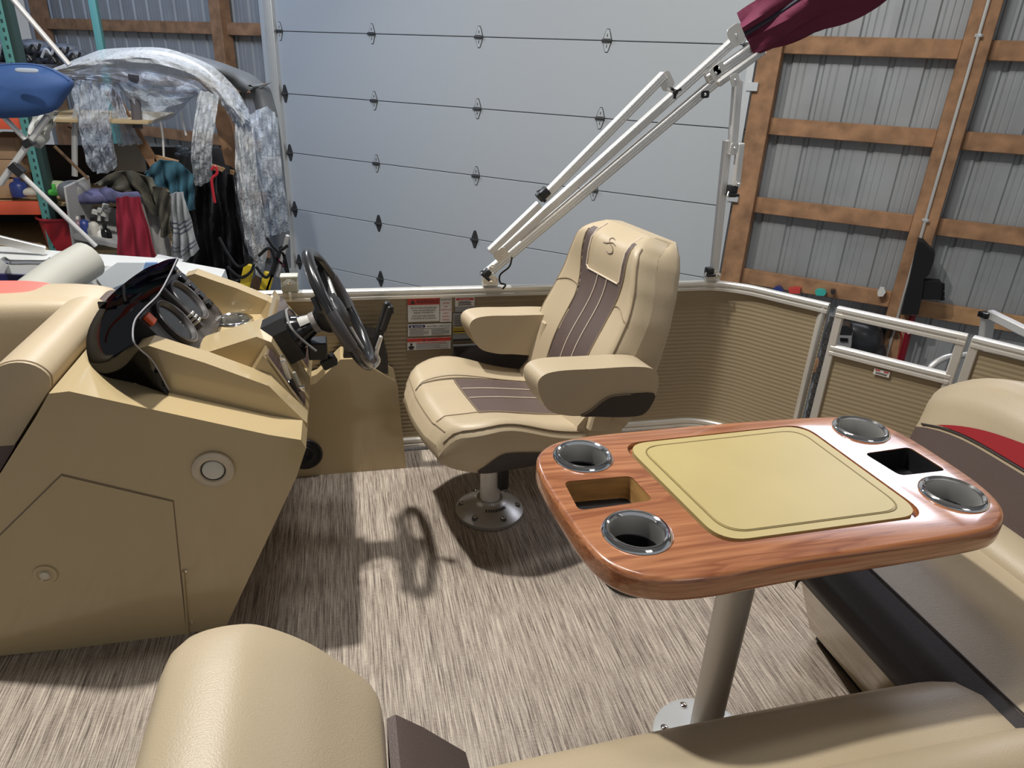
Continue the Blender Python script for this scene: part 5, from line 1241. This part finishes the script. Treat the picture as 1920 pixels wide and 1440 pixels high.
sheet([(115, 137), (175, 128), (230, 128), (300, 135), (360, 150), (400, 175)], [(145, 150), (200, 160), (230, 175), (270, 232), (330, 215), (372, 168)], 5.85, wrap, 'inner_wrap', .1, .05, 44, 16, 2)
sheet([(138, 150), (160, 150), (185, 152), (210, 160)], [(172, 322), (190, 325), (208, 322), (220, 310)], 5.7, wrap, 'wrap_leg', .1, .05, 24, 30, 4)
sheet([(205, 158), (215, 162), (222, 168)], [(222, 275), (245, 272), (268, 270)], 5.9, wrap, 'wrap_leg', .06, .03, 20, 24, 5)
sheet([(372, 170), (390, 172), (412, 180)], [(362, 345), (378, 348), (398, 335)], 5.5, wrap2, 'wrap_sleeve', .14, .03, 20, 36, 6)
sheet([(405, 150), (440, 170), (470, 215)], [(440, 235), (452, 240), (474, 240)], 5.65, wrap, 'wrap_leg', .12, .04, 20, 20, 7)
sheet([(440, 230), (455, 232), (474, 235)], [(462, 470), (490, 520), (505, 440)], 5.6, wrap2, 'wrap_leg', .16, .05, 20, 44, 8)
sheet([(468, 215), (500, 200), (520, 220)], [(500, 440), (520, 440), (545, 430)], 5.9, wrap, 'wrap_leg', .12, .05, 20, 40, 9)
tube('frame_hoop', smooth_path([wx(x, y, 5.8) for x, y in ((140, 330), (145, 200), (190, 120), (280, 100), (380, 130), (440, 210), (460, 330), (470, 500))], 8), .02, alu, bw, 8)
tube('frame_strut', [wx(250, 140, 5.8), wx(258, 240, 5.8)], .035, mat('foam_sleeve', (.12, .11, .12), .8), bw, 10)

# ================================================================== ITEMS ON THE RIGHT WALL
def wp(x, y, d=.1): return PP(x, y, WN*(WR-d), WN)
jk = thing('black_jacket', wp(1715, 560, .2), 'black coat hanging on the timber post by the gate', 'jacket')
def wprism(name, px, d0, d1, mt, par, bv=.01):
    bm = bmesh.new(); P = [wp(x, y, d0) for x, y in px]; Q = [v+WN*(d0-d1) for v in P]
    A = [bm.verts.new(v) for v in P]; B = [bm.verts.new(v) for v in Q]; bm.faces.new(A); bm.faces.new(B[::-1]); n = len(A)
    for i in range(n): bm.faces.new((A[i], B[i], B[(i+1) % n], A[(i+1) % n]))
    bev(bm, bv, 2, 40); return out(name, bm, mt, par, sharp=50)
blkc = mat('black_wool', (.006, .006, .007), .95)
wprism('coat_body', [(1722, 452), (1731, 454), (1753, 478), (1751, 490), (1742, 515), (1732, 524), (1732, 530), (1728, 560), (1722, 590), (1690, 590), (1695, 565), (1702, 540), (1715, 480)], .32, .16, blkc, jk, .02)
wprism('coat_sleeve', [(1728, 527), (1762, 529), (1767, 536), (1764, 562), (1726, 561)], .30, .2, blkc, jk, .015)
bm = bmesh.new()
for k in range(9): add_box(bm, wp(1765, 532+k*3.6, .26), (.03, .03, .012), Matrix.Rotation(random.uniform(-.4, .4), 3, 'Y'))
out('sleeve_fringe', bm, blkc, jk)
hm = thing('welding_helmet', wp(1590, 640, .3), 'black welding helmet with grey visor seen through the gate window', 'helmet')
cc = wp(1597, 640, .3)
cushion('helmet_shell', cc, (.42, .36, .42), mat('helmet_black', (.02, .021, .023), .25), hm, .75, Matrix.Rotation(-.7, 3, 'Z'))
cushion('helmet_bib', wp(1615, 662, .3), (.34, .26, .26), mat('helmet_black', (.02, .021, .023), .25), hm, .7, Matrix.Rotation(-.7, 3, 'Z'))
wprism('visor_frame', [(1569, 630), (1597, 631), (1596, 650), (1588, 656), (1575, 655), (1569, 648)], .62, .50, greyp, hm, .01)
wprism('visor_window', [(1575, 634), (1590, 635), (1590, 641), (1575, 640)], .635, .60, blackg, hm, .003)
wprism('visor_brow', [(1569, 610), (1588, 611), (1596, 616), (1597, 628), (1569, 628)], .60, .48, mat('helmet_black', (.02, .021, .023), .25), hm, .01)
for i, (px, mt, lab, nm, cat) in enumerate((([(1450, 541), (1456, 538), (1462, 538), (1468, 545), (1466, 549), (1452, 547)], bluepl, 'small blue item on the girt above the corner rail', 'blue_dish', 'dish'),
    ([(1478, 542), (1490, 540), (1501, 541), (1499, 551), (1480, 550)], mat('red_item', (.6, .06, .05), .5), 'small red item on the girt', 'red_dish', 'dish'),
    ([(1528, 546), (1534, 543), (1546, 545), (1549, 550), (1545, 555), (1530, 554)], mat('turquoise', (.05, .45, .38), .4), 'turquoise oval dish on the girt', 'turquoise_dish', 'dish'),
    ([(1645, 548), (1650, 541), (1658, 542), (1661, 548), (1655, 556), (1646, 556)], white, 'small white bag on the girt by the post', 'white_pouch', 'pouch'),
    ([(1557, 545), (1566, 545), (1564, 552), (1559, 552)], blackp, 'small dark heart-shaped tag on the girt', 'dark_tag', 'tag'))):
    t = thing(nm, wp(*px[0], .14), lab, cat); wprism('item_body', px, .16, .10, mt, t, .006)
t = thing('power_cords', wp(1655, 640, .2), 'two black cords hanging from an outlet on the post', 'cord')
wprism('outlet_box', [(1650, 609), (1683, 613), (1683, 618), (1665, 619), (1652, 617)], .26, .17, black, t, .006)
for dx in (0, 6): tube('cord_strand', smooth_path([wp(1655+dx, 615, .2), wp(1650+dx, 632, .2), wp(1647+dx, 645, .2), wp(1650+dx, 660, .2), wp(1647+dx, 690, .2)], 5), .012, blackr, t, 6)
t = thing('red_hose', wp(1640, 615, .2), 'thin red hose loop beside the outlet', 'hose')
tube('hose_strand', smooth_path([wp(x, y, .18) for x, y in ((1652, 612), (1640, 607), (1633, 615), (1630, 640))], 6), .004, redpl, t, 6); tube('hose_strand', smooth_path([wp(x, y, .18) for x, y in ((1683, 616), (1690, 628), (1688, 645), (1680, 690))], 6), .004, redpl, t, 6)
t = thing('red_broom_pole', wp(1700, 640, .25), 'dark red pole with silver tip leaning at the wall', 'pole')
beam('pole_shaft', wp(1686, 690, .25), wp(1714, 580, .25), .03, .035, mat('dark_red', (.22, .01, .02), .4), t); beam('pole_tip', wp(1710, 590, .28), wp(1713, 558, .28), .04, .04, greyp, t); wprism('pole_label', [(1702, 618), (1708, 618), (1706, 626), (1701, 626)], .31, .30, white, t, 0)
